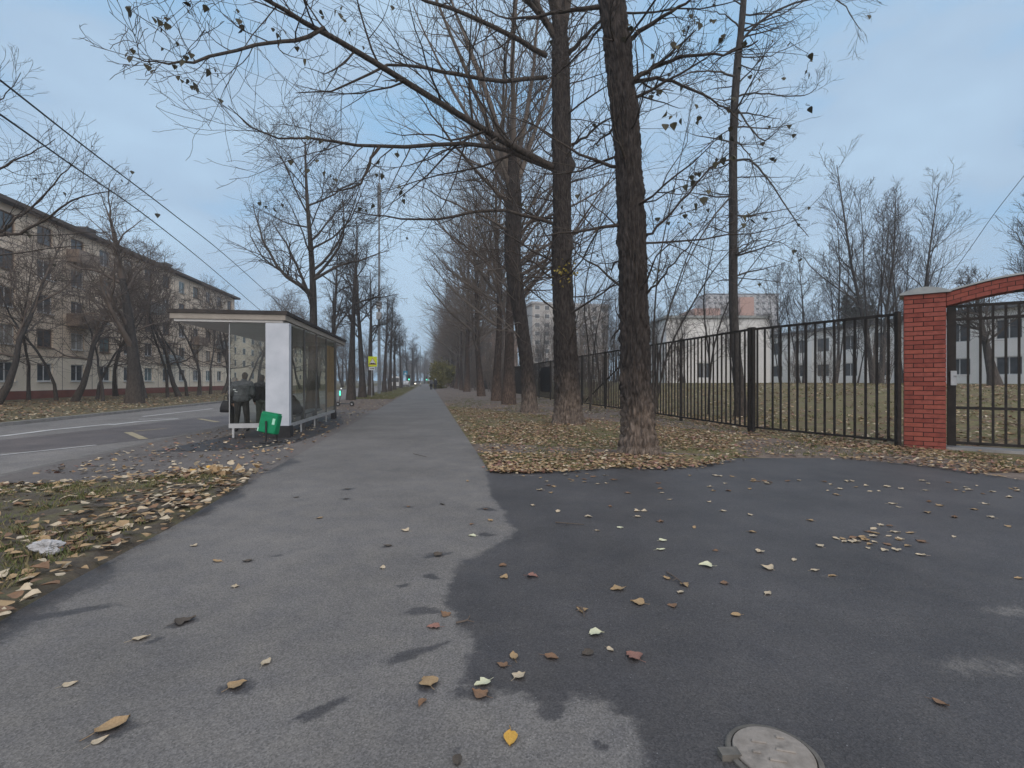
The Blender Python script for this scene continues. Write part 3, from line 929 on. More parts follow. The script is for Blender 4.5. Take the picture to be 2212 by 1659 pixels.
# level settings ------------------------------------------------
def lv(k, s, w, up, n=(0, 0), a=(30, 60), l=(.3, .5), r=.5, t0=.15, lift=0, rmin=.004):
    return dict(k=k, s=s, w=w, up=up, n=n, a=a, l=l, r=r, t0=t0, lift=lift, rmin=rmin)
NEAR = [None,
        lv(10, 6, .08, .04, (10, 13), (28, 58), (.30, .5), .55, .12, 0, .006),
        lv(8, 4, .12, .035, (8, 11), (30, 62), (.40, .72), .4, .10, .03, .005),
        lv(7, 3, .18, .03, (5, 7), (30, 62), (.45, .80), .6, .10, .03, .0048),
        lv(5, 3, .24, .02, (0, 2), (25, 58), (.45, .80), .6, .12, .03, .0034)]
GROUP_ROW = 'trees in a row along the right of the path'

# leaf clusters at the branch tips of the near trees: tree seed -> (picture positions, depth, leaf size)
CLUSTERS = {11: [], 12: []}
CLUSTERS[12].append(([(275, 113), (287, 106), (281, 121), (322, 124), (318, 140), (330, 150), (333, 38), (345, 42), (352, 52), (362, 50), (360, 36), (349, 60), (384, 92), (391, 128), (402, 120), (412, 114), (378, 140), (385, 163), (393, 172), (408, 172), (420, 178), (412, 184),
                (424, 190), (452, 150), (464, 148), (470, 158), (404, 18), (412, 10), (415, 30), (447, 12), (449, 32), (514, 20), (516, 40), (522, 52), (524, 66), (530, 78), (590, 60), (600, 72), (606, 80), (612, 66), (640, 100), (655, 128)], 8.0, .105))
CLUSTERS[12].append(([(690, 22), (697, 34), (735, 30), (742, 40), (722, 22), (738, 14), (760, 62), (752, 70), (700, 370), (705, 390), (715, 378), (726, 385), (718, 396), (628, 345), (652, 362), (664, 364), (685, 345), (560, 436), (575, 444), (600, 432), (592, 448), (610, 440),
                (815, 375), (828, 376), (812, 400), (822, 410), (862, 400), (868, 412), (874, 420), (870, 430), (806, 440), (790, 452), (780, 448)], 11.5, .12))
CLUSTERS[11].append(([(1448, 72), (1455, 90), (1462, 98), (1440, 74), (1485, 55), (1500, 40), (1512, 48), (1475, 75), (1440, 240), (1448, 250), (1462, 244), (1470, 256), (1455, 264), (1436, 268), (1505, 262), (1512, 250), (1535, 296), (1556, 292), (1562, 298), (1705, 92), (1746, 118), (1752, 130), (1744, 152), (1750, 160),
                (1742, 226), (1750, 230), (1490, 380), (1502, 390), (1510, 372), (1482, 398), (1466, 470), (1480, 462), (1490, 480), (1500, 440), (1545, 350), (1560, 340), (1612, 465), (1620, 475), (1606, 482), (1615, 458), (1530, 410), (1520, 425)], 8.6, .115))
def near_tree(label, base, cl, hts, radii, limbs, seed, stems=(), knots=(), leafp=0.25, leaf=0.085, furrow=.03, auto=(10, 3.0, 9.0, 2.6), droop=0.0, mat='bark', twig='twig', group=GROUP_ROW, sides=56, upsticks=True):
    r = random.Random(seed)
    t = thing('tree', label, 'tree', base, group)
    trunk_mesh('trunk', cl, hts, radii, M[mat], t, sides=sides, furrow=furrow, knots=knots, seed=seed * 1.7)
    b = Buf()
    P = [dict(q) if q else None for q in NEAR]
    for pts, r0, r1, nk in limbs:
        k = 14
        ln = sum(((pts[i + 1] - pts[i]).length for i in range(len(pts) - 1)), 0.0)
        line = curve(pts, k)
        line = [p + Vector((r.gauss(0, .02), r.gauss(0, .02), r.gauss(0, .02))) * (1 if i else 0) for i, p in enumerate(line)]
        rad = [r0 + (r1 - r0) * i / (k - 1) for i in range(k)]
        b.add(line, rad, 8)
        kids(b, r, line, rad, 2, P, ln * 0.62, n=nk, t0=.12)
    # further branches all round the trunk
    n, z0, z1, ln = auto
    line = curve(cl, 40)
    for j in range(n):
        z = z0 + (z1 - z0) * (j + r.random()) / n
        i = min(range(40), key=lambda q: abs(line[q].z - z))
        a = r.uniform(0, 2 * math.pi)
        d = Vector((math.cos(a), math.sin(a), r.uniform(0.0, 0.7) - droop))
        shoot(b, r, line[i].copy(), d, ln * r.uniform(.6, 1.2), r.uniform(.02, .045), 2, P)
    # upright stems from the fork
    for (p, d, l_, r0) in stems:
        shoot(b, r, p, d, l_, r0, 1, P)
    spots_ = []
    for (sp_, Y_, sz_) in CLUSTERS.get(seed, []):
        ps = [A(x, y, Y_ + r.gauss(0, .12)) for x, y in sp_]
        for p, q in zip(ps[:-1], ps[1:]):
            if (p - q).length < .45: b.add(curve([p + Vector((0, 0, .02)), (p + q) / 2 + Vector((r.gauss(0, .03), r.gauss(0, .03), .03)), q + Vector((0, 0, .02))], 6), [.0045] * 6, 3)
        spots_.append((ps, sz_))
    cr = b.build('crown', M['limb'] if twig == 'twig' else M[twig], t)
    tips = [p for p, d in b.tips if r.random() < leafp]
    tips += [p + Vector((r.gauss(0, .03), r.gauss(0, .03), r.gauss(0, .03))) for p in tips if r.random() < .5]
    leaves_at('leaves', tips, leaf, M['leaf_tree'], cr, seed)
    for ps, sz_ in spots_: leaves_at('leaves', ps, sz_, M['leaf_tree'], cr, seed + 1)
    return t

# --- the nearest trunk (right of the path)
YA = 10.15
def LA(*pp): return [A(x, y, Y) for x, y, Y in pp]
cA = LA((1381, 979, YA), (1374, 835, YA), (1369, 656, YA), (1364, 486, YA), (1355, 313, YA), (1341, 174, YA), (1328, 52, YA), (1312, -60, YA), (1290, -250, YA), (1270, -500, YA))
near_tree('nearest and thickest bare trunk beside the path, at the edge of the driveway', (cA[0].x, cA[0].y, 0), cA,
          [0, .5, 1.5, 3.5, 6, 9, 12, 14], [.34, .31, .285, .27, .255, .245, .2, .12],
          [(LA((1370, 172, YA), (1420, 140, 9.9), (1480, 122, 9.6), (1560, 118, 9.2), (1640, 90, 8.8)), .05, .012, 10),
           (LA((1370, 176, YA), (1440, 172, 10.3), (1530, 212, 10.2), (1600, 260, 10.0)), .045, .01, 10),
           (LA((1325, 10, YA), (1230, 22, 10.5), (1120, 40, 11), (1040, 20, 11.4)), .05, .012, 8),
           (LA((1345, 260, YA), (1300, 300, 10.8), (1260, 330, 11.4)), .03, .006, 7),
           (LA((1385, 520, YA), (1440, 470, 9.8), (1520, 380, 9.4), (1580, 330, 9)), .03, .008, 9),
           (LA((1390, 640, YA), (1430, 600, 9.8), (1480, 540, 9.4), (1550, 460, 9)), .025, .006, 8),
           (LA((1352, 90, YA), (1440, 30, 9.6), (1550, -40, 9)), .05, .01, 9),
           (LA((1318, 30, YA), (1240, 130, 11), (1150, 190, 12)), .03, .007, 8)],
          11, knots=((5.2, 0.2, .05, .10), (4.2, 3.0, .04, .1), (8.1, 0.3, .06, .12), (2.3, 3.2, .03, .08), (6.8, .1, .05, .1)), leafp=.07, leaf=.10, furrow=.065, auto=(20, 2.4, 9.5, 2.6), droop=.2, sides=150)

# --- second trunk, with the long limbs over the path
YB = 17.1
cB = LA((1227, 916, YB), (1223, 776, YB), (1213, 568, YB), (1214, 451, YB), (1212, 208, YB), (1211, 104, YB), (1206, 20, YB), (1200, -80, YB))
pf = A(1211, 100, YB)
near_tree('second trunk from the driveway, with long limbs reaching over the path', (cB[0].x, cB[0].y, 0), cB,
          [0, .6, 2, 4, 7, 10, 12.5, 14.5], [.47, .43, .40, .35, .30, .31, .28, .16],
          [(LA((1197, 364, YB), (1115, 318, 16), (1012, 262, 14.6), (845, 157, 12.6), (675, 56, 10.6), (578, 2, 9.7), (480, -60, 8.8)), .125, .018, 22),
           (LA((700, 60, 10.8), (640, 88, 10.4), (590, 92, 10), (534, 105, 9.4), (433, 128, 8.6), (384, 135, 8.2), (336, 137, 7.9), (290, 125, 7.7)), .045, .006, 12),
           (LA((1196, 366, YB), (1120, 335, 16.2), (1050, 313, 15.4), (940, 312, 14.2), (845, 316, 13.2), (760, 312, 12.3), (689, 300, 11.6), (571, 294, 10.6), (491, 226, 10)), .085, .008, 17),
           (LA((820, 317, 12.9), (795, 360, 12.7), (775, 399, 12.5), (735, 412, 12.2), (696, 417, 12)), .04, .007, 9),
           (LA((1195, 483, YB), (1122, 462, 16.4), (1039, 455, 15.6), (966, 470, 15), (876, 472, 14.2), (806, 462, 13.6), (720, 455, 13)), .065, .008, 14),
           (LA((1180, 120, YB), (1053, 52, 15.6), (928, 2, 14), (820, -40, 13)), .09, .02, 14),
           (LA((1180, 167, YB), (1060, 174, 15.6), (949, 153, 14.4), (845, 139, 13.2), (740, 190, 12.2), (640, 200, 11.4)), .075, .01, 16),
           (LA((1225, 320, YB), (1270, 290, 16.6), (1330, 250, 16), (1400, 240, 15)), .05, .01, 9),
           (LA((1225, 120, YB), (1280, 60, 16.4), (1350, -10, 15.8)), .08, .015, 9),
           (LA((1190, 60, YB), (1120, -20, 16), (1020, -120, 14.5)), .1, .02, 10),
           (LA((1192, 600, YB), (1140, 560, 16.5), (1080, 540, 15.5), (1000, 545, 14.8)), .03, .006, 8)],
          12, stems=[(pf, Vector((-.35, .05, 1)), 8, .17), (pf, Vector((-.08, -.1, 1)), 9, .19), (pf, Vector((.2, .05, 1)), 8, .17), (pf, Vector((.02, .25, 1)), 8, .14), (pf, Vector((-.6, -.2, 1)), 7, .12)],
          knots=((8.6, -0.2, .16, .16), (5.9, -.2, .1, .14), (3.6, .3, .05, .12), (9.4, 2.7, .05, .12)), leafp=.035, leaf=.11, furrow=.065, auto=(28, 2.6, 13, 3.8), droop=.05, sides=120)
# yellow leaf tufts on its trunk
# --- third trunk (forked, leaning towards the path)
YC = 23.3
cC = LA((1144, 891, YC), (1139, 800, YC), (1129, 720, YC), (1112, 600, YC), (1107, 540, YC), (1110, 451, YC), (1109, 400, YC), (1107, 340, YC))
pc = A(1109, 415, YC)
near_tree('third trunk from the driveway, leaning left and forking into upright stems', (cC[0].x, cC[0].y, 0), cC,
          [0, .6, 2, 4, 6, 8, 10, 11.5], [.38, .33, .31, .31, .36, .38, .35, .2],
          [(LA((1100, 500, YC), (1050, 470, 22), (980, 440, 20), (900, 400, 18)), .07, .012, 12),
           (LA((1100, 440, YC), (1040, 380, 22), (970, 300, 20), (900, 200, 18)), .10, .015, 14),
           (LA((1118, 480, YC), (1170, 420, 23), (1230, 380, 22)), .05, .01, 9)],
          13, stems=[(pc, Vector((-.5, -.1, 1)), 10, .15), (pc, Vector((-.2, .1, 1)), 12, .18), (pc, Vector((.0, -.1, 1)), 12, .18), (pc, Vector((.2, .1, 1)), 11, .16), (pc, Vector((.4, 0, 1)), 10, .13), (pc, Vector((-.85, -.1, 1)), 9, .12)],
          leafp=.02, leaf=.11, furrow=.035, auto=(24, 3.0, 11, 4.2), sides=80, twig='twig_brown')

# --- the thin straight tree behind the fence corner
YG = 19.4
cG = LA((1602, 896, YG), (1594, 800, YG), (1585, 691, YG), (1584, 480, YG), (1584, 292, YG), (1592, 150, YG), (1601, 62, YG), (1608, -30, YG), (1612, -160, YG))
near_tree('slender straight tree with drooping branches just behind the fence corner', (cG[0].x, cG[0].y, rise(cG[0].x, cG[0].y)), [Vector((p.x, p.y, max(p.z, rise(p.x, p.y)) if i == 0 else p.z)) for i, p in enumerate(cG)],
          [0, .6, 2, 5, 9, 13, 17, 19], [.23, .21, .175, .16, .15, .135, .10, .05],
          [(LA((1586, 350, YG), (1612, 345, 19.2), (1640, 364, 19), (1668, 400, 18.8), (1718, 475, 18.4), (1747, 510, 18.2)), .05, .012, 12),
           (LA((1584, 340, YG), (1540, 360, 19), (1480, 420, 18.5), (1440, 480, 18)), .04, .008, 12),
           (LA((1598, 92, YG), (1640, 48, 19), (1720, 6, 18.4), (1800, -2, 18), (1830, 20, 17.6), (1862, 70, 17.4)), .05, .008, 12),
           (LA((1590, 165, YG), (1540, 155, 19), (1480, 160, 18.4), (1420, 200, 17.8)), .045, .008, 12),
           (LA((1588, 230, YG), (1640, 300, 18.8), (1670, 290, 18.4), (1700, 260, 18)), .035, .007, 10),
           (LA((1590, 210, YG), (1650, 200, 18.8), (1730, 210, 18.2), (1780, 170, 18)), .04, .007, 12),
           (LA((1585, 300, YG), (1620, 340, 19), (1640, 430, 18.8)), .03, .006, 8),
           (LA((1584, 420, YG), (1540, 470, 19), (1490, 560, 18.6), (1450, 660, 18.2), (1425, 740, 18)), .035, .007, 12),
           (LA((1600, 60, YG), (1560, 30, 19), (1500, 20, 18.6)), .035, .007, 8),
           (LA((1586, 540, YG), (1630, 520, 19), (1690, 525, 18.6), (1740, 560, 18.4)), .025, .006, 8),
           (LA((1586, 120, YG), (1660, 120, 19), (1750, 80, 18.5)), .03, .006, 8)],
          14, leafp=.035, leaf=.16, furrow=.012, auto=(44, 5.0, 17, 2.7), droop=.35, mat='bark_dark', twig='twig_dark', group='trees behind the school fence', sides=24)

def sapling(label, base, stems, seed, kidsn=16, r0=.045):
    r = random.Random(seed)
    t = thing('tree', label, 'tree', base, 'trees behind the school fence')
    bt, bc = Buf(), Buf()
    P = [dict(q) if q else None for q in NEAR]
    for st_ in stems:
        line = curve([Vector(base)] + st_, 16)
        rad = [r0 * (1 - .85 * i / 15) for i in range(16)]
        ln = sum((line[i + 1] - line[i]).length for i in range(15))
        bt.add(line, rad, 7)
        kids(bc, r, line, rad, 2, P, ln * .42, n=kidsn, t0=.18)
    bt.build('trunk', M['bark_dark'], t)
    cr = bc.build('crown', M['twig_dark'], t)
    leaves_at('leaves', [p for p, d in bc.tips if r.random() < .02], .13, M['leaf_tree'], cr, seed)
    return t
def gz(x, y, Y):
    p = A(x, y, Y); p.z = rise(p.x, p.y); return p
sapling('leaning young tree with several thin stems behind the fence, right of the nearest trunk', gz(1412, 905, 18.5),
        [LA((1425, 760, 18.5), (1455, 640, 18.4), (1500, 520, 18.2), (1570, 400, 18)), LA((1440, 770, 18.5), (1500, 650, 18), (1560, 560, 17.6), (1640, 480, 17.2)), LA((1412, 720, 18.6), (1425, 560, 18.8), (1462, 380, 19), (1500, 200, 19.2))], 21)
sapling('thin young tree between the second and the nearest trunk, behind the fence', gz(1275, 880, 24),
        [LA((1272, 760, 24), (1262, 640, 24), (1290, 500, 24), (1318, 380, 24), (1330, 250, 24)), LA((1285, 740, 24.2), (1310, 620, 24.6), (1340, 540, 25))], 22)
sapling('thin young tree just left of the fence corner, behind the bars', gz(1530, 890, 21),
        [LA((1532, 780, 21), (1520, 640, 21), (1545, 500, 21), (1540, 360, 21)), LA((1540, 760, 21), (1580, 640, 21), (1650, 540, 21), (1700, 470, 21))], 23)

# ---- generic trees for the rows and the background -----------------------------------
def gen_tree(name, label, cat, seed, height, r0, levels, bark, twig, loc=(0, 0, 0), fork=None, lean=(0, 0), trunk_k=10, limbs=14, z0=.35, lenf=.32, ang=(35, 65), leafp=0.0, leaf=.12, stems=1, group=None, wig=.03, topf=1.0):
    r = random.Random(seed)
    t = thing(name, label, cat, loc, group)
    bt, bc = Buf(), Buf()
    base = Vector(loc)
    for s in range(stems):
        hh = height * (1 if s == 0 else r.uniform(.7, .98))
        a0 = r.uniform(0, 6.28)
        off = Vector((math.cos(a0), math.sin(a0), 0)) * (0 if stems == 1 else r.uniform(.1, .45))
        d = Vector((lean[0] + (0 if stems == 1 else off.x * .5), lean[1] + (0 if stems == 1 else off.y * .5), 1)).normalized()
        pts = [base + off + Vector((0, 0, -.1))]
        st = hh / (trunk_k - 1)
        for i in range(trunk_k - 1):
            d = (d + Vector((r.gauss(0, wig), r.gauss(0, wig), 0.05 * (1 if i > 1 else 0)))).normalized()
            pts.append(pts[-1] + d * st)
        rr = r0 * (1 if s == 0 else r.uniform(.5, .9))
        rad = [rr * (1.45 if i == 0 else 1.12 if i == 1 else 1) * (1 - .86 * i / (trunk_k - 1)) for i in range(trunk_k)]
        # lower trunk is the trunk, the top belongs to the crown
        cut = max(3, int(trunk_k * .72))
        bt.add(pts[:cut], rad[:cut], 10)
        bc.add(pts[cut - 1:], rad[cut - 1:], 6)
        nl = max(4, limbs // (1 if stems == 1 else 2))
        for j in range(nl):
            tt = z0 + (1 - z0) * ((j + r.random()) / nl)
            f = min(tt, .995) * (trunk_k - 1)
            i = int(f)
            p = pts[i].lerp(pts[i + 1], f - i)
            dd = (pts[i + 1] - pts[i]).normalized()
            an = R(r.uniform(*ang))
            dd = dd * math.cos(an) + perp(dd, r) * math.sin(an)
            shoot(bc, r, p, dd, hh * lenf * r.uniform(.7, 1.15) * (1.15 - .75 * tt * topf), rad[i] * r.uniform(.35, .6), 1, levels)
    bt.build('trunk', M[bark], t)
    cr = bc.build('crown', M[twig], t)
    if leafp:
        leaves_at('leaves', [p for p, d in bc.tips if r.random() < leafp], leaf, M['leaf_tree'], cr, seed)
    return t

LIME = [None, lv(9, 5, .14, .06, (10, 13), (30, 62), (.3, .55), .5, .12, .0, .012), lv(7, 3, .17, .03, (10, 13), (30, 65), (.38, .7), .5, .10, .0, .008), lv(5, 3, .2, .0, (7, 9), (30, 62), (.45, .8), .6, .10, 0, .006)]
POPL = [None, lv(9, 5, .08, .08, (13, 16), (25, 58), (.3, .55), .5, .10, .08, .012), lv(6, 3, .12, .09, (10, 12), (25, 58), (.38, .65), .5, .10, .08, .008), lv(4, 3, .15, .08, (6, 8), (25, 58), (.45, .8), .6, .10, .08, .0065)]
SCRUB = [None, lv(9, 5, .20, .05, (8, 10), (30, 68), (.36, .65), .45, .12, .03, .013), lv(6, 3, .20, .05, (8, 10), (30, 68), (.4, .7), .45, .10, .03, .009), lv(5, 3, .2, .04, (7, 9), (30, 62), (.45, .8), .6, .10, .03, .0065)]
FAR = [None, lv(8, 4, .11, .08, (8, 10), (25, 58), (.34, .6), .45, .12, .06, .016), lv(6, 3, .15, .06, (6, 8), (25, 58), (.4, .7), .5, .10, .06, .011), lv(5, 3, .18, .04, (4, 5), (25, 58), (.45, .8), .6, .10, .05, .0085)]
SHRUB = [None, lv(7, 3, .12, .06, (11, 14), (22, 52), (.3, .55), .5, .1, .04, .008), lv(5, 3, .16, .04, (8, 10), (25, 58), (.4, .7), .6, .1, .04, .006)]

# right row beyond the third trunk
def base_pt(x, y): return G(x, y)
ROW = [((1099, 874), 'fourth trunk of the right row, rising straight behind the leaning forked one', .34, 0.03),
       ((1072, 866), 'fifth trunk of the right row, slightly bent and bare of low branches', .30, 0.06),
       ((1040, 856), 'sixth trunk of the right row, brownish and half way along the fence', .30, 0.0),
       ((1008, 846.5), 'seventh trunk of the right row, dense with brown shoots', .33, 0.02),
       ((996, 843), 'eighth trunk of the right row, darker and close behind the seventh', .26, 0.0),
       ((985, 840), 'ninth trunk of the right row near the walking pair', .26, 0.0),
       ((976, 837.5), 'tenth trunk of the right row among brown twigs', .28, 0.0),
       ((968, 835), 'eleventh trunk of the right row above the yellowish bush', .28, 0.0),
       ((960, 832), 'farthest thick trunk of the right row before the trees merge', .28, 0.0)]
POPV = []
for i in range(3):
    POPV.append(None)
for i, ((x, y), lab, r0, ln) in enumerate(ROW):
    p = base_pt(x, y)
    p.z = 0
    if i < 3:
        POPV[i] = gen_tree('tree', lab, 'tree', 31 + i, 19.5 - i, r0, POPL, 'bark_far', 'twig' if i == 0 else 'twig_brown', p, limbs=34, z0=.24, lenf=.50, ang=(32, 72), group=GROUP_ROW, lean=(ln - .04, 0), leafp=.02)
    else:
        clone(POPV[i % 3], p, rz=i * 1.9, sc=(r0 / .31 * 1.0 if i < 5 else .95), label=lab, group=GROUP_ROW)
for i, (c, Y) in enumerate([(5.4, 112), (6.2, 128), (5.2, 142), (8.5, 100), (9.5, 122), (5.6, 165), (6.5, 185), (5.2, 205), (9, 175), (13, 190), (3.5, 225), (7, 240), (11, 215), (14, 150), (12, 84)]):
    clone(POPV[i % 3], RC(c, Y), rz=i * 2.3 + 1, sc=.95, label='bare tree far down the right side where the row merges into a brown mass', group='far trees merging at the end of the path')

# lime trees on the strip between path and road
LIMES = []
lt = gen_tree('tree', 'tall spreading bare tree directly behind the bus shelter roof', 'tree', 41, 13.6, .26, LIME, 'bark_dark', 'twig_dark', RC(-5.9, 26.0), limbs=20, z0=.36, lenf=.50, ang=(40, 75), group='bare trees between the path and the road', wig=.02)
LIMES.append(lt)
for i, (x, y, hgt, lab) in enumerate([(758, 864, 13.5, 'bare tree beside the parked kick scooter, first one past the shelter'), (783, 859, 12.5, 'straight trunk second past the shelter, left of the yellow sign')]):
    LIMES.append(gen_tree('tree', lab, 'tree', 42 + i, hgt, .27, LIME, 'bark_dark', 'twig_dark', base_pt(x, y), limbs=15, z0=.4, lenf=.30, ang=(25, 60), group='bare trees between the path and the road', wig=.03))
for i, (x, y, sc, lab) in enumerate([(801, 854.5, .92, 'trunk leaning slightly just behind the yellow warning sign'), (830, 848, .95, 'bare tree just past the tall telecom mast'), (842, 845.5, .9, 'thin bare tree left of the white van'),
                                     (852, 842, .9, 'bare tree standing in front of the white van'), (866, 838.5, .95, 'bare tree right of the white van by the kerb'), (880, 834, 1.0, 'bare tree near the green traffic light'),
                                     (893, 831, 1.05, 'tall bare tree before the headlights at the end of the street')]):
    clone(LIMES[1 + i % 2], base_pt(x, y), rz=1.3 + i * 2.1, sc=sc, label=lab, group='bare trees between the path and the road')
clone(LIMES[2], RC(-8.4 + 2.4, 31.5), rz=2.2, sc=.8, label='leaning dark tree behind the far end of the shelter roof', group='bare trees between the path and the road').rotation_euler = (R(4), R(14), 2.2)
for i, (c, Y) in enumerate([(-5, 150), (-5.5, 175), (-4.5, 200), (-9, 230), (-2, 240), (-13, 235), (3, 250), (-18, 225)]):
    clone(LIMES[1 + i % 2], RC(c, Y), rz=i * 1.7, sc=1.05, label='bare tree far away at the end of the street', group='far trees merging at the end of the path')

for i, (c, Y) in enumerate([(-34, 262), (-27, 285), (-21, 262), (-15, 290), (-11, 270), (-6, 295), (-2, 275), (2, 300), (6, 280), (11, 268), (17, 290), (-42, 280), (-50, 262), (-1, 318), (-9, 325), (-18, 320)]):
    clone(POPV[i % 3], RC(c, Y), rz=i * 1.3, sc=.8, label='bare tree in the wood that closes the far end of the street', group='wood at the far end of the street')
# trees in front of the apartment block, across the road
GA = 'bare trees in front of the apartment block'
def acr(x, Y): return Vector(((x - CX) / F * Y, Y, 0))
SCR = [gen_tree('tree', 'thick pollarded trunk on the far verge, right before the bus shelter roof', 'tree', 51, 12.0, .42, SCRUB, 'bark_dark', 'twig', acr(291, 32.5), limbs=15, z0=.28, lenf=.42, ang=(15, 48), group=GA, leafp=.015, topf=.6),
       gen_tree('tree', 'dark trunk leaning right on the far verge, left of the pollarded one', 'tree', 52, 12.5, .19, SCRUB, 'bark_dark', 'twig', acr(160, 35.5), limbs=18, z0=.24, lenf=.42, ang=(25, 62), group=GA, lean=(.32, 0), wig=.09),
       gen_tree('tree', 'thin crooked trunk on the far verge near the white window', 'tree', 53, 11.5, .10, SCRUB, 'bark_dark', 'twig', acr(122, 36.5), limbs=18, z0=.22, lenf=.42, ang=(25, 62), group=GA, lean=(-.14, 0), wig=.12)]
for i, (x, Y, k, sc, rz, lab) in enumerate([
        (-12, 30, 1, 1.0, .4, 'dark leaning trunk at the left edge of the picture across the road'),
        (62, 38, 2, 1.05, 1.1, 'thin trunk before the leftmost ground floor window'),
        (210, 40, 2, 1.0, 2.6, 'slim tree before the teal ground floor window'),
        (222, 36, 2, .9, 4.6, 'slim tree just right of the dark leaning trunk'),
        (312, 42, 1, .95, 2.4, 'tree close behind the pollarded trunk'),
        (362, 44, 2, 1.1, .6, 'slender tree before the middle of the apartment block'),
        (388, 46, 1, 1.0, 3.0, 'leaning tree before the balconies, left of the shelter'),
        (404, 48, 2, 1.1, 5.2, 'thin upright tree before the balconies'),
        (430, 50, 1, .85, 1.9, 'bushy tree by the far part of the apartment block'),
        (455, 54, 2, 1.15, 4.0, 'thin tree left of the glass side of the shelter'),
        (482, 56, 1, 1.0, 1.2, 'tree seen just left of the waiting people'),
        (510, 60, 1, .95, 3.5, 'thick tree seen through the shelter side glass'),
        (536, 66, 2, 1.2, 2.0, 'tree above the heads of the waiting people'),
        (560, 62, 1, 1.0, 5.0, 'tree behind the white shelter column'),
        (590, 74, 1, 1.0, .3, 'tree past the end of the apartment block, left one'),
        (620, 80, 1, 1.1, 4.2, 'tree past the end of the apartment block, middle one'),
        (650, 86, 1, 1.0, 2.9, 'tree past the end of the apartment block, right one'),
        (690, 95, 2, 1.3, 1.0, 'tree across the road behind the shelter back wall'),
        (725, 105, 2, 1.1, 5.5, 'tree across the road above the kick scooter'),
        (20, 45, 1, 1.0, 5.9, 'bushy tree close to the wall at the left edge'),
        (250, 47, 1, .95, 5.1, 'tree close to the apartment wall, left of the pollarded trunk')]):
    clone(SCR[k], acr(x, Y), rz=rz, sc=sc, label=lab, group=GA)
for i, (c, Y) in enumerate([(-18, 115), (-20, 130), (-17, 145), (-19, 165), (-24, 150), (-22, 185), (-30, 140), (-36, 120), (-34, 170), (-21, 92), (-24, 100), (-18, 98), (-26, 108), (-20, 120), (-23, 136)]):
    clone(SCR[i % 3] if i % 2 else LIMES[1], RC(c, Y), rz=i * 2.2, sc=1.1, label='bare tree far along the opposite side of the road', group='far trees along the opposite side of the road')

# near tree at the left edge: only its boughs reach into view
YL = 16.5
cL = [A(-130, 910, YL), A(-125, 800, YL), A(-120, 650, YL), A(-130, 480, YL), A(-140, 300, YL), A(-150, 120, YL)]
near_tree('tree outside the left edge whose dark boughs with seed clusters reach into view', (cL[0].x, cL[0].y, 0), cL, [0, 1, 4, 8, 12], [.30, .26, .22, .17, .08],
          [(LA((-120, 530, YL), (0, 510, 14.6), (70, 492, 14.4), (150, 440, 14.2), (240, 410, 14)), .06, .01, 9),
           (LA((-120, 610, YL), (0, 500, 15), (60, 455, 15.4), (130, 385, 15.8), (170, 340, 16)), .05, .01, 9),
           (LA((-130, 440, YL), (-30, 380, 14.6), (40, 345, 14.4), (120, 300, 14)), .045, .009, 8),
           (LA((-130, 300, YL), (-60, 250, 14.6), (0, 215, 14.4), (50, 160, 14)), .03, .008, 6),
           (LA((-130, 560, YL), (-40, 555, 14.6), (90, 540, 14.2), (190, 530, 14)), .035, .007, 7)],
          15, leafp=.07, leaf=.13, furrow=.02, auto=(9, 4.5, 9.5, 2.4), mat='bark_dark', twig='twig', group=None, sides=24)

# right background behind the fence
GB = 'bare trees on the school grounds'
def rb(x, Y):
    X = (x - CX) / F * Y
    return Vector((X, Y, rise(X, Y) - .03))
TALL = gen_tree('tree', 'tall many stemmed clump behind the fence, left of the brick pillar', 'tree', 61, 18.5, .19, FAR, 'bark_dark', 'twig_dark', rb(1895, 42), limbs=36, z0=.26, lenf=.33, ang=(18, 48), stems=5, group=GB)
T2 = gen_tree('tree', 'bare tree with few upright stems before the white school wall', 'tree', 62, 14.0, .13, FAR, 'bark_dark', 'twig_dark', rb(1800, 44), limbs=30, z0=.24, lenf=.36, ang=(22, 55), stems=3, group=GB)
for (src, x, Y, sc, rz, lab) in [(TALL, 1955, 48, .97, 2.0, 'tall clump of stems rising just behind the brick pillar'), (T2, 1735, 50, .95, 1.0, 'slim bare tree left of the tall clump'),
                                 (T2, 1690, 56, .9, 3.0, 'bare tree above the corner of the white school building'), (TALL, 2262, 36, .92, 1.0, 'bare tree crown at the right edge above the gate arch'),
                                 (T2, 1845, 52, .8, 4.4, 'low bare tree before the school windows'), (T2, 1480, 58, .75, 2.1, 'bare tree seen between the slender tree and the nearest trunk'),
                                 (T2, 1520, 75, .9, .5, 'bare tree in front of the orange tower block'), (TALL, 1300, 62, .7, .4, 'bare clump between the second trunk and the nearest trunk'),
                                 (T2, 1260, 70, .8, 3.4, 'bare tree beside the second trunk, far behind the fence'), (T2, 1325, 82, 1.0, 5.0, 'bare tree in front of the grey block of flats'),
                                 (TALL, 1170, 95, .7, 2.0, 'bare clump in front of the grey block, right of the third trunk'), (TALL, 1060, 120, .8, 2.7, 'bare clump far behind the fence by the brown block'), (TALL, 1035, 100, .62, 1.7, 'bare clump in front of the brown block of flats'), (T2, 1200, 88, .9, .7, 'slim bare tree in front of the grey block beside the second trunk'), (TALL, 1215, 105, .75, 4.7, 'bare clump hiding the left half of the grey block'), (TALL, 1330, 100, .75, 3.1, 'bare clump hiding the right half of the grey block'), (TALL, 1420, 66, .6, 5.1, 'bare clump before the left end of the school'), (T2, 1590, 58, .7, 2.5, 'low bare tree before the parapet of the school')]:
    clone(src, rb(x, Y), rz=rz, sc=sc, label=lab, group=GB)
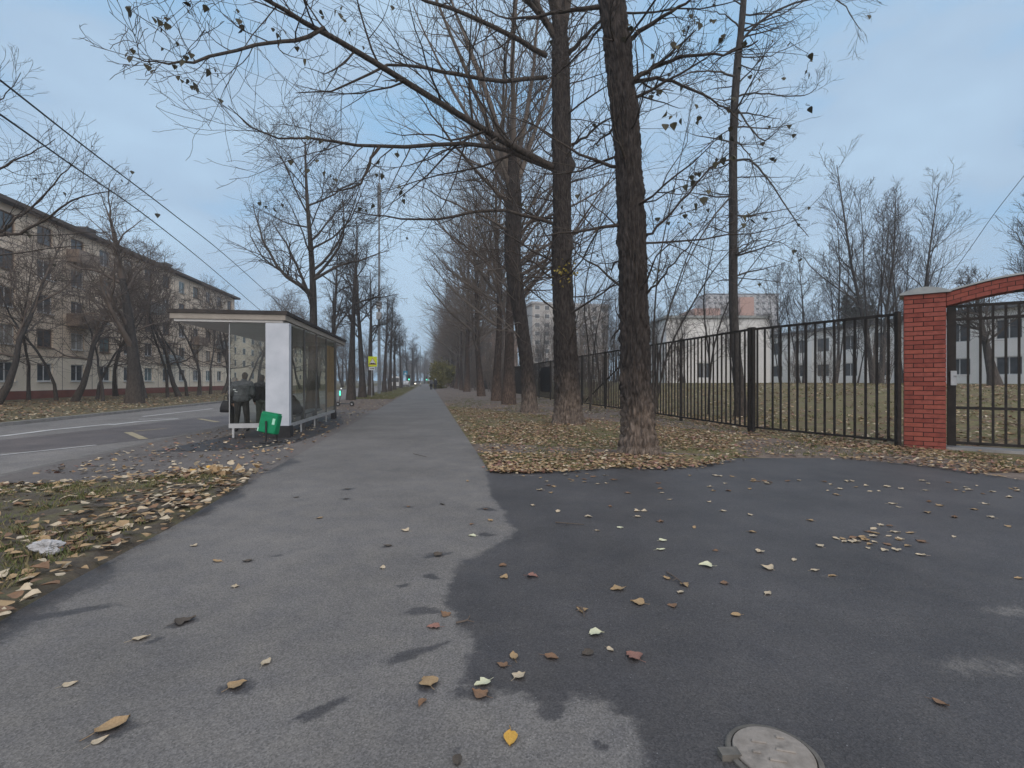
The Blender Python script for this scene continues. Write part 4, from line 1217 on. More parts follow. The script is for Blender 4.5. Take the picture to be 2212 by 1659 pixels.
for i, (x, Y) in enumerate([(1640, 110), (1700, 105), (1760, 95), (1420, 110), (1560, 120), (2030, 85), (2100, 80), (2180, 75), (1980, 95), (1860, 98)]):
    clone(T2 if i % 2 else TALL, rb(x, Y), rz=i * 2.4, sc=.75, label='bare tree far behind the school building', group='bare trees behind the school building')
# apple-like tree seen through the gate
gt = gen_tree('tree', 'low spreading tree seen through the bars of the gate', 'tree', 63, 5.4, .26, SCRUB, 'bark_dark', 'twig_dark', rb(2151, 27), limbs=18, z0=.42, lenf=.62, ang=(35, 70), group=GB, trunk_k=8, wig=.08)
# bare undergrowth behind the fence
SHB = gen_tree('shrub', 'bare brown shrub behind the fence, right of the second trunk', 'shrub', 64, 3.6, .04, SHRUB, 'twig_brown', 'twig_brown', rb(1300, 36), limbs=14, z0=.05, lenf=.5, ang=(10, 45), stems=7, group='bare shrubs behind the fence')
for i, (x, Y, sc, lab) in enumerate([(1240, 42, 1.3, 'bare brown shrub behind the fence, just left of the second trunk'), (1345, 48, 1.5, 'tall bare shrub behind the fence beside the nearest trunk'), (1450, 46, 1.2, 'bare shrub before the left part of the school'),
                                     (1165, 55, 1.6, 'bare shrub behind the dark fence panel'), (1720, 48, 1.0, 'bare shrub before the school corner window'), (1790, 40, .9, 'bare brown shrub behind the fence bars left of the pillar'), (1905, 36, 1.1, 'yellowish brown shrub just left of the brick pillar'),
                                     (1120, 70, 1.7, 'bare shrub far behind the fence by the fourth trunk'), (1390, 64, 1.8, 'bare shrub rising behind the nearest trunk'), (1280, 60, 2.0, 'tall bare shrub in front of the grey flats')]):
    clone(SHB, rb(x, Y), rz=i * 1.1, sc=sc, label=lab, group='bare shrubs behind the fence')

for i in range(30):
    c = -52 + i * 2.6
    clone(SHB, RC(c, 212 + (i * 37) % 60), rz=i * 2.1, sc=2.6 + (i % 3) * .4, label='brown thicket closing the far end of the street', group='thicket at the far end of the street')
for i in range(22):
    clone(SHB, RC(7.0 + (i * 7 % 3) * .7, 52 + i * 7), rz=i * 1.7, sc=1.3 + (i % 4) * .25, label='brown shrub between the far trunks and the fence', group='shrubs along the far part of the fence')
def leafy(name, label, loc, w, h, n, mat, size, seed, stems=5):
    r = random.Random(seed)
    t = thing(name, label, name.split('_')[-1], loc)
    b = Buf()
    base = Vector(loc)
    pts = []
    cl = [(r.uniform(-.6, .6) * w, r.uniform(-.6, .6) * w, r.uniform(.3, .9) * h, r.uniform(.25, .5)) for _ in range(14)]
    for i in range(n):
        cx_, cy_, cz_, cr_ = r.choice(cl)
        p = Vector((cx_ + r.gauss(0, cr_ * w * .45), cy_ + r.gauss(0, cr_ * w * .45), max(.15, cz_ + r.gauss(0, cr_ * h * .32))))
        pts.append(base + p)
    for (cx_, cy_, cz_, _) in cl:
        b.add(curve([base, base + Vector((cx_ * .3, cy_ * .3, cz_ * .5)), base + Vector((cx_, cy_, cz_))], 6), [.05, .045, .04, .03, .02, .01], 5)
    b.build('stem', M['twig_brown'], t)
    leaves_at('foliage', pts, size, M[mat], t, seed, hang=False)
    return t
leafy('evergreen_bush', 'yellowish green bush beside the path, right behind the walking pair', RC(2.6, 93), 2.6, 4.6, 5000, 'bush', .30, 71)
leafy('evergreen_tree', 'dark dense evergreen rising behind the school roof', rb(1852, 82), 2.6, 12.6, 6000, 'conifer', .45, 72)

# yellow leaf tufts on the second trunk
for (x, y, n, lab) in [(1219, 588, 46, 'tuft of yellow leaves sprouting on the second trunk')]:
    p = A(x, y, YB - .42)
    r = random.Random(5)
    t = thing('leaf_tuft', lab, 'leaves', p)
    leaves_at('foliage', [p + Vector((r.gauss(0, .16), r.gauss(0, .07), r.gauss(0, .2))) for _ in range(n)], .10, M['leaf_yellow'], t, 3, hang=False)
    mb = MB()
    for k in range(8): mb.tube([p + Vector((0, .1, -.1)), p + Vector((r.gauss(0, .15), r.gauss(0, .06), r.gauss(0, .18)))], [.01, .004], 4)
    mb.build('twig', M['twig'], t)

# ------------------------------------------------------------------ APARTMENT BLOCK (left)
def apartments():
    c0, Ya, Yb = -31.5, 14.0, 83.0
    p0 = RC(c0, Yb); p1 = RC(c0, Ya)
    u = (p1 - p0).normalized()                 # along the wall towards the camera
    nrm = Vector((DV.x, DV.y, 0))              # towards the road
    Lw = (p1 - p0).length
    zb, fl, nf = 0.62, 2.80, 5
    t = thing('apartment_block', 'long five storey beige apartment block with red plinth across the road', 'building', p0)
    def P(a, off, z): return p0 + u * a + nrm * off + Vector((0, 0, z))
    D = -12.0
    step = 3.95
    nwin = int(Lw / step)
    ww, wh, sill = 1.75, 1.5, 0.75
    top = zb + nf * fl
    wl, wu = MB(), MB()
    seam = MB()
    for f in range(nf):
        z = zb + f * fl
        mb = wl if f < 1 else wu
        mb.obox(P(0, -.35, z), u * Lw, nrm * .35, (0, 0, sill))
        mb.obox(P(0, -.35, z + sill + wh), u * Lw, nrm * .35, (0, 0, fl - sill - wh))
        a = 0
        for i in range(nwin + 1):
            b = (i + .5) * step - ww / 2 if i < nwin else Lw
            mb.obox(P(a, -.35, z + sill), u * (b - a), nrm * .35, (0, 0, wh))
            a = b + ww
        seam.obox(P(0, .0, z - .03), u * Lw, nrm * .03, (0, 0, .06))
    for i in range(nwin + 1):
        seam.obox(P(i * step - .025, .0, zb + .04), u * .05, nrm * .02, (0, 0, top - zb - .1))
    # the body behind: end walls and back
    wu.obox(P(0, D, zb), u * .3, nrm * (-D - .35), (0, 0, top - zb))
    wu.obox(P(Lw - .3, D, zb), u * .3, nrm * (-D - .35), (0, 0, top - zb))
    wu.obox(P(.3, D, zb), u * (Lw - .6), nrm * .3, (0, 0, top - zb))
    wu.obox(P(.3, -1.2, zb), u * (Lw - .6), nrm * .12, (0, 0, top - zb))      # dark rooms end at this partition
    wu.build('wall', M['wall_apart'], t)
    wl.build('ground_floor_wall', M['wall_low'], t)
    seam.build('panel_seams', M['seam'], t)
    pl = MB(); pl.obox(P(-.05, D, -.3), u * (Lw + .1), nrm * (-D + .08), (0, 0, zb + .3)); pl.build('plinth', M['plinth'], t)
    rf = MB()
    e0, e1 = P(-.6, .75, top), P(Lw + .6, .75, top)
    r0, r1 = P(-.6, -6, top + 1.9), P(Lw + .6, -6, top + 1.9)
    k0, k1 = P(-.6, D - .6, top), P(Lw + .6, D - .6, top)
    th = Vector((0, 0, .28))
    rf.add([e0, e1, r1, r0, k0, k1, e0 + th, e1 + th, r1 + th, r0 + th, k0 + th, k1 + th],
           [(0, 1, 2, 3), (3, 2, 5, 4), (9, 8, 7, 6), (10, 11, 8, 9), (0, 6, 7, 1), (4, 5, 11, 10), (0, 3, 9, 6), (3, 4, 10, 9), (1, 7, 8, 2), (2, 8, 11, 5), (0, 1, 5, 4)])
    ro_ = rf.build('roof', M['roof_apart'], t)
    for a in (13, 29, 43.5, 58):
        ch = MB(); ch.obox(P(a, -3.4, top + .9), u * 1.5, nrm * -1.2, (0, 0, 1.5)); ch.obox(P(a - .12, -3.28, top + 2.4), u * 1.74, nrm * -1.44, (0, 0, .14))
        ch.build('chimney', M['darkframe'], ro_)
    r = random.Random(4)
    balc = {(3, 2), (6, 3), (9, 2), (9, 4), (12, 3), (5, 1), (1, 2), (2, 3)}
    for i in range(nwin):
        for f in range(nf):
            a = (i + .5) * step - ww / 2
            z = zb + f * fl + sill
            fr = MB()
            th_ = .09
            fm = M['frame_white'] if r.random() < .6 else M['frame_brown']
            fr.obox(P(a, -.20, z), u * ww, nrm * .08, (0, 0, th_)); fr.obox(P(a, -.20, z + wh - th_), u * ww, nrm * .08, (0, 0, th_))
            fr.obox(P(a, -.20, z + th_), u * th_, nrm * .08, (0, 0, wh - 2 * th_)); fr.obox(P(a + ww - th_, -.20, z + th_), u * th_, nrm * .08, (0, 0, wh - 2 * th_))
            fr.obox(P(a + ww * .5 - .04, -.20, z + th_), u * .08, nrm * .075, (0, 0, wh - 2 * th_))
            fr.obox(P(a - .08, -.02, z - .05), u * (ww + .16), nrm * .14, (0, 0, .05))
            w = fr.build('window', fm, t)
            pa = MB(); pa.obox(P(a + th_, -.19, z + th_), u * (ww - 2 * th_), nrm * .03, (0, 0, wh - 2 * th_))
            q = r.random()
            pa.build('pane', M['pane'] if q < .62 else M['pane_teal'] if q < .85 else M['pane_light'], w)
            if (i, f) in balc:
                bl = MB()
                z0 = zb + f * fl
                bl.obox(P(a - .5, .03, z0), u * 2.9, nrm * 1.0, (0, 0, .14))
                bl.obox(P(a - .5, .93, z0 + .14), u * 2.9, nrm * .1, (0, 0, .95)); bl.obox(P(a - .5, .03, z0 + .14), u * .08, nrm * .9, (0, 0, .95)); bl.obox(P(a + 2.32, .03, z0 + .14), u * .08, nrm * .9, (0, 0, .95))
                bo_ = bl.build('balcony', M['balc_brown'] if (i + f) % 3 else M['balc_blue'], t)
                if (i + f) % 2 == 0:
                    gz = MB()
                    for a2 in (-.5, .45, 1.4, 2.32): gz.obox(P(a + a2, .94, z0 + 1.09), u * .08, nrm * .07, (0, 0, 1.35))
                    gz.obox(P(a - .5, .03, z0 + 2.44), u * 2.9, nrm * 1.0, (0, 0, .08))
                    gz.build('balcony_frame', M['frame_brown'], bo_)
    return t
apartments()
# second block further along on the left
def slab(name, label, cat, p0, u, Lw, D, h, mats, nf, nc, ww=1.6, wh=1.4, zb=1.0, base=0.0, group=None, maxwin=100):
    """far building: walls, parapet, windows as parts"""
    t = thing(name, label, cat, (p0.x, p0.y, base), group)
    u = u.normalized(); nrm = Vector((u.y, -u.x, 0))
    def P(a, off, z): return Vector((p0.x, p0.y, base)) + u * a + nrm * off + Vector((0, 0, z))
    mb = MB(); mb.obox(P(0, -D, -1), u * Lw, nrm * D, (0, 0, h + 1)); mb.build('wall', mats[0], t)
    pr = MB(); pr.obox(P(-.3, -D - .3, h), u * (Lw + .6), nrm * (D + .6), (0, 0, .6)); pr.build('roof', mats[1], t)
    fl = (h - zb) / nf; st = Lw / nc
    n = 0
    rest = MB()
    for f in range(nf - 1, -1, -1):
        for i in range(nc):
            o = P((i + .5) * st - ww / 2, -.05, zb + f * fl + fl * .3)
            if n < maxwin:
                w = MB(); w.obox(o, u * ww, nrm * .11, (0, 0, wh)); wo_ = w.build('window', mats[3], t)
                g_ = MB(); g_.obox(o + u * .1 + nrm * .11 + Vector((0, 0, .1)), u * (ww - .2), nrm * .02, (0, 0, wh - .2)); g_.build('pane', mats[2], wo_)
            else:
                rest.obox(o, u * ww, nrm * .12, (0, 0, wh))
            n += 1
    if rest.v:
        tag(rest.build('windows', mats[2], t), kind='stuff')
    return t
slab('apartment_block', 'beige apartment block farther along the opposite side of the road', 'building', RC(-40, 92), RC(-40, 200) - RC(-40, 92), 109, 12, 14.0, [M['wall_apart'], M['roof_apart'], M['pane'], M['frame_white']], 5, 20)
slab('apartment_block', 'grey nine storey block of flats behind the second trunk', 'building', A(1150, 822, 150) , Vector((1, .25, 0)), 24, 12, 24.0, [M['block_grey'], M['tower_grey'], M['pane'], M['frame_white']], 9, 8)
slab('apartment_block', 'brown brick block of flats between the trunks far along the fence', 'building', A(1000, 822, 130), Vector((1, -.3, 0)), 11, 12, 14.0, [M['block_brown'], M['roof_apart'], M['pane'], M['frame_white']], 5, 4)
tw = slab('tower_block', 'grey and orange tower block far beyond the school roof', 'building', A(1525, 822, 260), Vector((1, 0, 0)), 37, 16, 45.0, [M['tower_grey'], M['school_roof'], M['pane'], M['tower_grey']], 15, 12, base=0)
mb = MB()
q0 = A(1490, 822, 258)
mb.box(q0.x, q0.x + 13, 252, 275, -1, 37); mb.box(q0.x + 24, q0.x + 31, 255, 259.8, -1, 43)
mb.build('brick_wing', M['tower_orange'], tw)

# ------------------------------------------------------------------ SCHOOL (right, behind the fence)
def school():
    t = thing('school_building', 'white two storey school building behind the fence', 'building', (31, 62, 1.1))
    zb, top = 0.6, 7.75
    p0, p1 = Vector((37.6, 75, 0)), Vector((44.9, 36, 0))
    u = (p1 - p0).normalized(); Lw = (p1 - p0).length
    nrm = Vector((u.y, -u.x, 0))
    if nrm.x > 0: nrm = -nrm
    def P(a, off, z): return p0 + u * a + nrm * off + Vector((0, 0, z))
    st, ww = 4.15, 2.1
    n = int(Lw / st)
    rows = [(1.95, 3.55), (5.1, 6.85)]
    mb = MB()
    zz = [zb] + [v for rw in rows for v in rw] + [top]
    for k in (0, 2, 4): mb.obox(P(0, -.3, zz[k]), u * Lw, nrm * .3, (0, 0, zz[k + 1] - zz[k]))
    for (z0, z1) in rows:
        a = 0
        for i in range(n + 1):
            b = i * st + .75 if i < n else Lw
            mb.obox(P(a, -.3, z0), u * (b - a), nrm * .3, (0, 0, z1 - z0))
            a = b + ww
    mb.obox(P(0, -10, zb), u * Lw, nrm * .3, (0, 0, top - zb)); mb.obox(P(Lw - .3, -9.7, zb), u * .3, nrm * 9.4, (0, 0, top - zb)); mb.obox(P(.2, -1.4, zb), u * (Lw - .6), nrm * .1, (0, 0, top - zb))
    # pilasters
    for i in range(n + 1):
        mb.obox(P(max(0, i * st - .2), 0, zb), u * .4, nrm * .14, (0, 0, top - zb - .1))
    # front block
    x0, x1, Yf = 18.7, 31.2, 62.0
    tb = 9.0
    wx = (22.4, 24.2)
    mb.box(x0, wx[0], Yf, Yf + .3, zb, tb); mb.box(wx[1], x1, Yf, Yf + .3, zb, tb); mb.box(wx[0], wx[1], Yf, Yf + .3, zb, 1.75); mb.box(wx[0], wx[1], Yf, Yf + .3, 3.6, tb)
    mb.box(x0, x0 + .3, Yf + .3, Yf + 14, zb, tb); mb.box(x1 - .3, x1, Yf + .3, Yf + 14, zb, tb); mb.box(x0 + .3, x1 - .3, Yf + 1.6, Yf + 1.8, zb, tb)
    mb.build('wall', M['school'], t)
    rf = MB(); rf.obox(P(-.2, -10.4, top), u * (Lw + .6), nrm * 10.9, (0, 0, .35)); rf.build('roof', M['school_roof'], t)
    rf = MB(); rf.box(x0 - .3, x1 + .3, Yf - .3, Yf + 14.3, tb, tb + .3); rf.build('parapet', M['capmetal'], t)
    def win(o, uu, w, h, nn):
        fr = MB(); th = .08
        fr.obox(o, uu * w, nn * .08, (0, 0, th)); fr.obox(o + Vector((0, 0, h - th)), uu * w, nn * .08, (0, 0, th))
        fr.obox(o + Vector((0, 0, th)), uu * th, nn * .08, (0, 0, h - 2 * th)); fr.obox(o + uu * (w - th) + Vector((0, 0, th)), uu * th, nn * .08, (0, 0, h - 2 * th)); fr.obox(o + uu * (w / 2 - .04) + Vector((0, 0, th)), uu * .08, nn * .075, (0, 0, h - 2 * th))
        w_ = fr.build('window', M['frame_white'], t)
        pa = MB(); pa.obox(o + uu * th + nn * .02 + Vector((0, 0, th)), uu * (w - 2 * th), nn * .03, (0, 0, h - 2 * th)); pa.build('pane', M['pane'], w_)
    for i in range(n):
        for (z0, z1) in rows:
            win(P(i * st + .75, -.22, z0), u, ww, z1 - z0, nrm)
    win(Vector((wx[0], Yf + .22, 1.75)), Vector((1, 0, 0)), wx[1] - wx[0], 1.85, Vector((0, -1, 0)))
school()

# ------------------------------------------------------------------ FENCE, GATE
FC = Vector((6.64, 14.28, 0)); FE = Vector((8.30, 10.94, 0))
ZT, ZBt = 2.90, 0.13
def bay_mesh(a, b, root, first=True, last=False):
    """rails and upright bars between two posts"""
    d = b - a; ln = d.length; d = d.normalized(); n = Vector((-d.y, d.x, 0))
    mb = MB()
    mb.obox(a + d * .03 + n * -.02 + Vector((0, 0, ZT - .06)), d * (ln - .06), n * .04, (0, 0, .06))
    mb.obox(a + d * .03 + n * -.02 + Vector((0, 0, ZBt)), d * (ln - .06), n * .04, (0, 0, .05))
    k = max(2, round(ln / .232))
    for i in range(1, k):
        o = a + d * (ln * i / k - .022) + n * -.017 + Vector((0, 0, ZBt + .05))
        mb.obox(o, d * .044, n * .034, (0, 0, ZT - .11 - ZBt))
    return mb.build('bar_panel', M['iron'], root)
def post_mesh(p, root, w=.10, top=ZT + .03):
    mb = MB(); mb.cbox(p + Vector((0, 0, top / 2 - .1)), w, w, top + .2, Matrix.Rotation(.16, 3, 'Z'), bev=.006)
    return mb.build('post', M['iron'], root)
fr_ = thing('metal_fence', 'black iron bar fence between the corner and the brick pillar', 'fence', FC)
bay_mesh(FC, FE, fr_)
for p in (FC + (FE - FC).normalized() * .10, FE - (FE - FC).normalized() * .05): post_mesh(p, fr_, .095)
fl_ = thing('metal_fence', 'long black iron bar fence running along the path behind the trees', 'fence', FC)
ys = [14.28 + 3.9 * k for k in range(30)]
for i, Y in enumerate(ys):
    p = RC(8.96, Y)
    post_mesh(p, fl_, .085 if i else .10)
    if i < len(ys) - 1:
        q = RC(8.96, ys[i + 1])
        bay_mesh(p, q, fl_)
mb = MB(); a, b = RC(8.96 + .06, 29.5, .25), RC(8.96 + .06, 22.5, 2.7)
mb.tube([a, b], .035, 6); mb.build('brace', M['iron'], fl_)
# darker panel in one bay
mb = MB(); a, b = RC(9.02, 37.6), RC(9.02, 41.5)
mb.obox(a + Vector((0, 0, .6)), b - a, DV * .03, (0, 0, 1.9)); mb.build('sheet_panel', M['darkframe'], fl_)

GU = Vector((.80, -.60, 0)).normalized(); GN = Vector((-GU.y, GU.x, 0))      # along the gate, and away from the camera
if GN.y < 0: GN = -GN
PB = Vector((8.40, 10.98, 0))                  # front left corner of the pillar
PW, PD, PH = .70, .62, 3.27
def brick_box(mb, mm, o, eu, en, w, d, z0, z1, course=.098, bl=.33, seed=0):
    """real bricks round a mortar core: o corner, eu/en directions, size w x d"""
    r = random.Random(seed)
    mm.obox(o + eu * .012 + en * .012 + Vector((0, 0, z0)), eu * (w - .024), en * (d - .024), (0, 0, z1 - z0))
    n = max(1, round((z1 - z0) / course))
    ch = (z1 - z0) / n
    gap = .015
    for c in range(n):
        z = z0 + c * ch
        def run(org, du, dn, ln, shift):
            x = 0
            k = 0
            while x < ln - 1e-4:
                b = (bl if not (shift and k == 0) else bl / 2)
                b = min(b, ln - x)
                if ln - x - b < .06: b = ln - x
                pr = r.uniform(-.002, .002)
                mb.obox(org + du * (x + gap / 2) + dn * (-pr) + Vector((0, 0, z + gap / 2)), du * (b - gap), dn * .05, (0, 0, ch - gap), r.choice((0, 0, 0, 1, 1, 2)))
                x += b; k += 1
        sh = c % 2
        run(o, eu, en, w, sh)
        run(o + eu * w + en * .055, en, -eu, d - .11, not sh)
        run(o + en * .055, en, eu, d - .11, not sh)
        run(o + en * d, eu, -en, w, sh)
gw = thing('brick_gateway', 'red brick pillar and arch of the school gateway', 'gateway', PB)
GWID = 2.75
mb, mm = MB(), MB()
brick_box(mb, mm, PB, GU, GN, PW, PD, -.12, PH, seed=1)
o = mb.build('pillar', BRICKS, gw); mm.build('mortar', M['mortar'], o)
mb, mm = MB(), MB()
PB2 = PB + GU * (PW + GWID)
brick_box(mb, mm, PB2, GU, GN, PW, PD, -.12, PH, seed=2)
o = mb.build('pillar', BRICKS, gw); mm.build('mortar', M['mortar'], o)
for pb in (PB, PB2):
    cp = MB()
    ov = .07
    o_ = pb - GU * ov - GN * ov + Vector((0, 0, PH))
    w, d = PW + 2 * ov, PD + 2 * ov
    cp.obox(o_, GU * w, GN * d, (0, 0, .035))
    # low curved top
    N = 8
    prof = [(i / N, .11 * math.sin(math.pi * i / N)) for i in range(N + 1)]
    vs = []
    for (q, hh) in prof:
        for e in (0, 1): vs.append(o_ + GU * (w * q) + GN * (d * e) + Vector((0, 0, .035 + hh)))
    fs = [(2 * i, 2 * i + 2, 2 * i + 3, 2 * i + 1) for i in range(N)] + [tuple(2 * i for i in range(N, -1, -1)), tuple(2 * i + 1 for i in range(N + 1))]
    cp.add(vs, fs)
    cp.build('cap', M['capmetal'], gw)
# arch
ar, am = MB(), MB()
NA = 12
def archz(q): return 2.99 + .24 * math.sin(math.pi * max(0, min(1, q)))
def arch_piece(mbx, q0, q1, z0, hgt, inset, depth, mi=0):
    n = 3
    for k in range(n):
        qa, qb = q0 + (q1 - q0) * k / n, q0 + (q1 - q0) * (k + 1) / n
        a, b = PB + GU * (PW + GWID * qa) + GN * (.04 + inset), PB + GU * (PW + GWID * qb) + GN * (.04 + inset)
        za, zb_ = archz(qa) + z0, archz(qb) + z0
        w = GN * (depth - 2 * inset)
        vs = [a + Vector((0, 0, za)), b + Vector((0, 0, zb_)), b + w + Vector((0, 0, zb_)), a + w + Vector((0, 0, za))]
        vs += [v + Vector((0, 0, hgt)) for v in vs]
        fs = [(0, 3, 2, 1), (4, 5, 6, 7), (0, 1, 5, 4), (2, 3, 7, 6)]
        if k == 0: fs.append((3, 0, 4, 7))
        if k == n - 1: fs.append((1, 2, 6, 5))
        mbx.add(vs, fs, mi)
rbk = random.Random(9)
gq = .006 / GWID
for lay in range(3):
    for i in range(NA + lay % 2):
        q0 = max(0, (i - .5 * (lay % 2)) / NA); q1 = min(1, (i + 1 - .5 * (lay % 2)) / NA)
        arch_piece(ar, q0 + gq, q1 - gq, .092 * lay + .006, .080, rbk.uniform(0, .004), .52, rbk.randrange(3))
arch_piece(am, 0, .5, .012, .26, .012, .52); arch_piece(am, .5, 1, .012, .26, .012, .52)
NA = 40
o = ar.build('arch', BRICKS, gw); am.build('mortar', M['mortar'], o)
cp = MB()
for i in range(NA):
    q0, q1 = i / NA, (i + 1) / NA
    a, b = PB + GU * (PW + GWID * q0), PB + GU * (PW + GWID * q1)
    za, zb_ = archz(q0) + .284, archz(q1) + .284
    vs = [a + Vector((0, 0, za)), b + Vector((0, 0, zb_)), b + GN * .62 + Vector((0, 0, zb_)), a + GN * .62 + Vector((0, 0, za))]
    vs += [v + Vector((0, 0, .035)) for v in vs]
    cp.add(vs, [(0, 3, 2, 1), (4, 5, 6, 7), (0, 1, 5, 4), (2, 3, 7, 6)])
cp.build('arch_coping', M['capmetal'], gw)
st = MB(); st.obox(PB + GU * PW + GN * .05 + Vector((0, 0, -.05)), GU * GWID, GN * .5, (0, 0, .12)); st.build('threshold', M['kerb'], gw)

G0 = PB + GU * (PW + .02) + GN * .12
ga = thing('metal_gate', 'black iron bar gate beside the brick pillar under the arch', 'gate', G0)
def gp(a, z): return G0 + GU * a + Vector((0, 0, z))
mb = MB()
mb.obox(gp(0, .1), GU * .14, GN * .10, (0, 0, 2.90)); mb.build('frame_post', M['iron'], ga)
mb = MB(); mb.obox(gp(GWID - .18, .1), GU * .14, GN * .10, (0, 0, 2.90)); mb.build('frame_post', M['iron'], ga)
mb = MB()
for z in (.14, .86, 2.68, 2.95):
    mb = MB(); mb.obox(gp(.14, z), GU * (GWID - .32), GN * .05, (0, 0, .055)); mb.build('rail', M['iron'], ga)
mb = MB()
k = 13
for i in range(1, k):
    a = .14 + (GWID - .32) * i / k
    for (z0, z1) in ((.195, .86), (.915, 2.68), (2.735, 2.95)):
        mb.obox(gp(a - .02, z0) + GN * .008, GU * .04, GN * .034, (0, 0, z1 - z0))
mb.build('bars', M['iron'], ga)
mb = MB(); mb.cbox(gp(.10, 1.50) - GN * .012, .10, .05, .30, Matrix((GU, GN, Vector((0, 0, 1)))).transposed(), bev=.006); lk = mb.build('lock_box', M['alu'], ga)
mb = MB(); mb.tube([gp(.12, 1.55) - GN * .03, gp(.12, 1.55) - GN * .07, gp(.30, 1.56) - GN * .07], .012, 6); mb.build('handle', M['alu'], lk)

# ------------------------------------------------------------------ BUS SHELTER
def shelter():
    c1, c0 = -3.58, -5.05            # glass back wall, front line of the side pane
    Ya, Yb = 12.95, 19.6
    ZR = 2.92
    t = thing('bus_shelter', 'flat roofed glass bus shelter with a white end column beside the road', 'bus shelter', RC(c1, Ya))
    def P(c, Y, z): return RC(c, Y, z)
    e = DU
    def ob(mb, c, Y, z, dc, ly, dz, mi=0):
        mb.obox(RC(c, Y, z), DV * dc, DU * ly, (0, 0, dz), mi)
    # roof
    r0, r1, Y0, Y1 = -6.40, -3.62, 12.5, 22.0
    rf = MB(); ob(rf, r0, Y0, ZR + .20, r1 - r0, Y1 - Y0, .09)
    ro_ = rf.build('roof', M['roofdark'], t)
    fa = MB(); ob(fa, r0 + .05, Y0 + .05, ZR + .06, r1 - r0 - .10, Y1 - Y0 - .10, .138); fa.build('fascia', M['fascia'], ro_)
    so = MB(); ob(so, r0 + .12, Y0 + .12, ZR, r1 - r0 - .24, Y1 - Y0 - .24, .058); so.build('soffit', M['soffit'], ro_)
    # column at the near right corner
    co = MB(); o0 = G(571, 940, 0)
    cw = .56
    base = RC(c1 - cw + .02, Ya - .02)
    co.obox(base + Vector((0, 0, .30)), DV * cw, DU * .22, (0, 0, ZR - .31)); cc = co.build('column', M['white_panel'], t)
    pb = MB(); pb.obox(base + Vector((0, 0, -.02)) - DV * .015 - DU * .02, DV * (cw + .05), DU * .28, (0, 0, .31)); pb.build('column_base', M['black_plastic'], cc)
    jt = MB(); jt.obox(base + Vector((0, 0, ZR - .008)) - DU * .006, DV * cw, DU * .2, (0, 0, .006)); jt.build('joint', M['darkframe'], cc)
    # side pane towards the camera
    sy = Ya + .05
    sp = MB(); ob(sp, c0, sy, .36, c1 - cw - c0, .012, ZR - .37); sp.build('side_pane', M['glass'], t)
    rl = MB(); ob(rl, c0 - .02, sy - .02, .24, c1 - cw - c0 + .02, .05, .115); rl.build('rail', M['alu'], t)
    lg = MB(); ob(lg, c0 + .06, sy - .01, -.02, .05, .04, .257); lg.build('leg', M['alu'], t)
    pl = MB(); ob(pl, c0 - .02, sy - .005, .36, .018, .022, ZR - .36); pl.build('edge_trim', M['alu'], t)
    # back wall panes
    n = 4
    ly = (Yb - Ya - .3) / n
    for i in range(n):
        y = Ya + .26 + i * ly
        if i < n - 1:
            gp_ = MB(); ob(gp_, c1 - .02, y + .02, .34, .012, ly - .04, ZR - .36); gp_.build('back_pane', M['glass'], t)
        else:
            wp = MB(); ob(wp, c1 - .06, y + .05, .5, .04, ly - .12, ZR - .72); wp.build('reflection_panel', M['warm_reflection'], t)  # opaque panel painted as the warm reflection in the last pane
            gp_ = MB(); ob(gp_, c1 - .014, y + .02, .34, .012, ly - .04, ZR - .36); gp_.build('back_pane', M['glass'], t)
    for i in range(1, n + 1):
        y = Ya + .26 + i * ly
        po_ = MB(); ob(po_, c1 - .05, y - .02, .0, .05 if i < n else .09, .04 if i < n else .09, ZR); po_.build('post', M['darkframe'], t)
    rl = MB(); ob(rl, c1 - .035, Ya + .26, .245, .045, Yb - Ya - .30, .09); rl.build('rail', M['alu'], t)
    bs = MB(); ob(bs, c1 - .10, Yb - .35, -.02, .14, .42, .26); bs.build('foot_block', M['black_plastic'], t)
    for y in (14.4, 16.1, 17.9):
        l_ = MB(); ob(l_, c1 - .03, y, -.02, .035, .05, .265); l_.build('leg', M['alu'], t)
    # far pane and bench
    sp = MB(); ob(sp, c0, Yb - .1, .36, c1 - c0 - .06, .012, ZR - .37); sp.build('side_pane', M['glass'], t)
    be = MB(); ob(be, c1 - .55, 14.3, .42, .40, 3.6, .05)
    for y in (14.5, 16.0, 17.6): ob(be, c1 - .42, y, -.02, .14, .06, .44)
    be.build('bench', M['darkframe'], t)
    # two slim front columns carrying the roof
    for y in (14.0, 20.2):
        p_ = MB(); p_.tube([RC(-3.72 if y > 20 else -3.75, y, 0), RC(-3.72 if y > 20 else -3.75, y, ZR)], .03, 8); p_.build('support', M['darkframe'], t)
shelter()
# dark bundle on the bench
bp_ = RC(-3.90, 14.75, .47)
mb = MB()
mb.ell(bp_ + Vector((0, 0, .22)), .20, .24, .26, 14, 10); mb.ell(bp_ + Vector((.02, .26, .12)), .17, .20, .14, 12, 8); mb.ell(bp_ + Vector((-.02, -.05, .40)), .13, .14, .17, 12, 8)
tag(mb.build('bundle', M['cloth_dark'], smooth_=True), 'dark rounded bundle on the bench behind the shelter glass', 'bag')

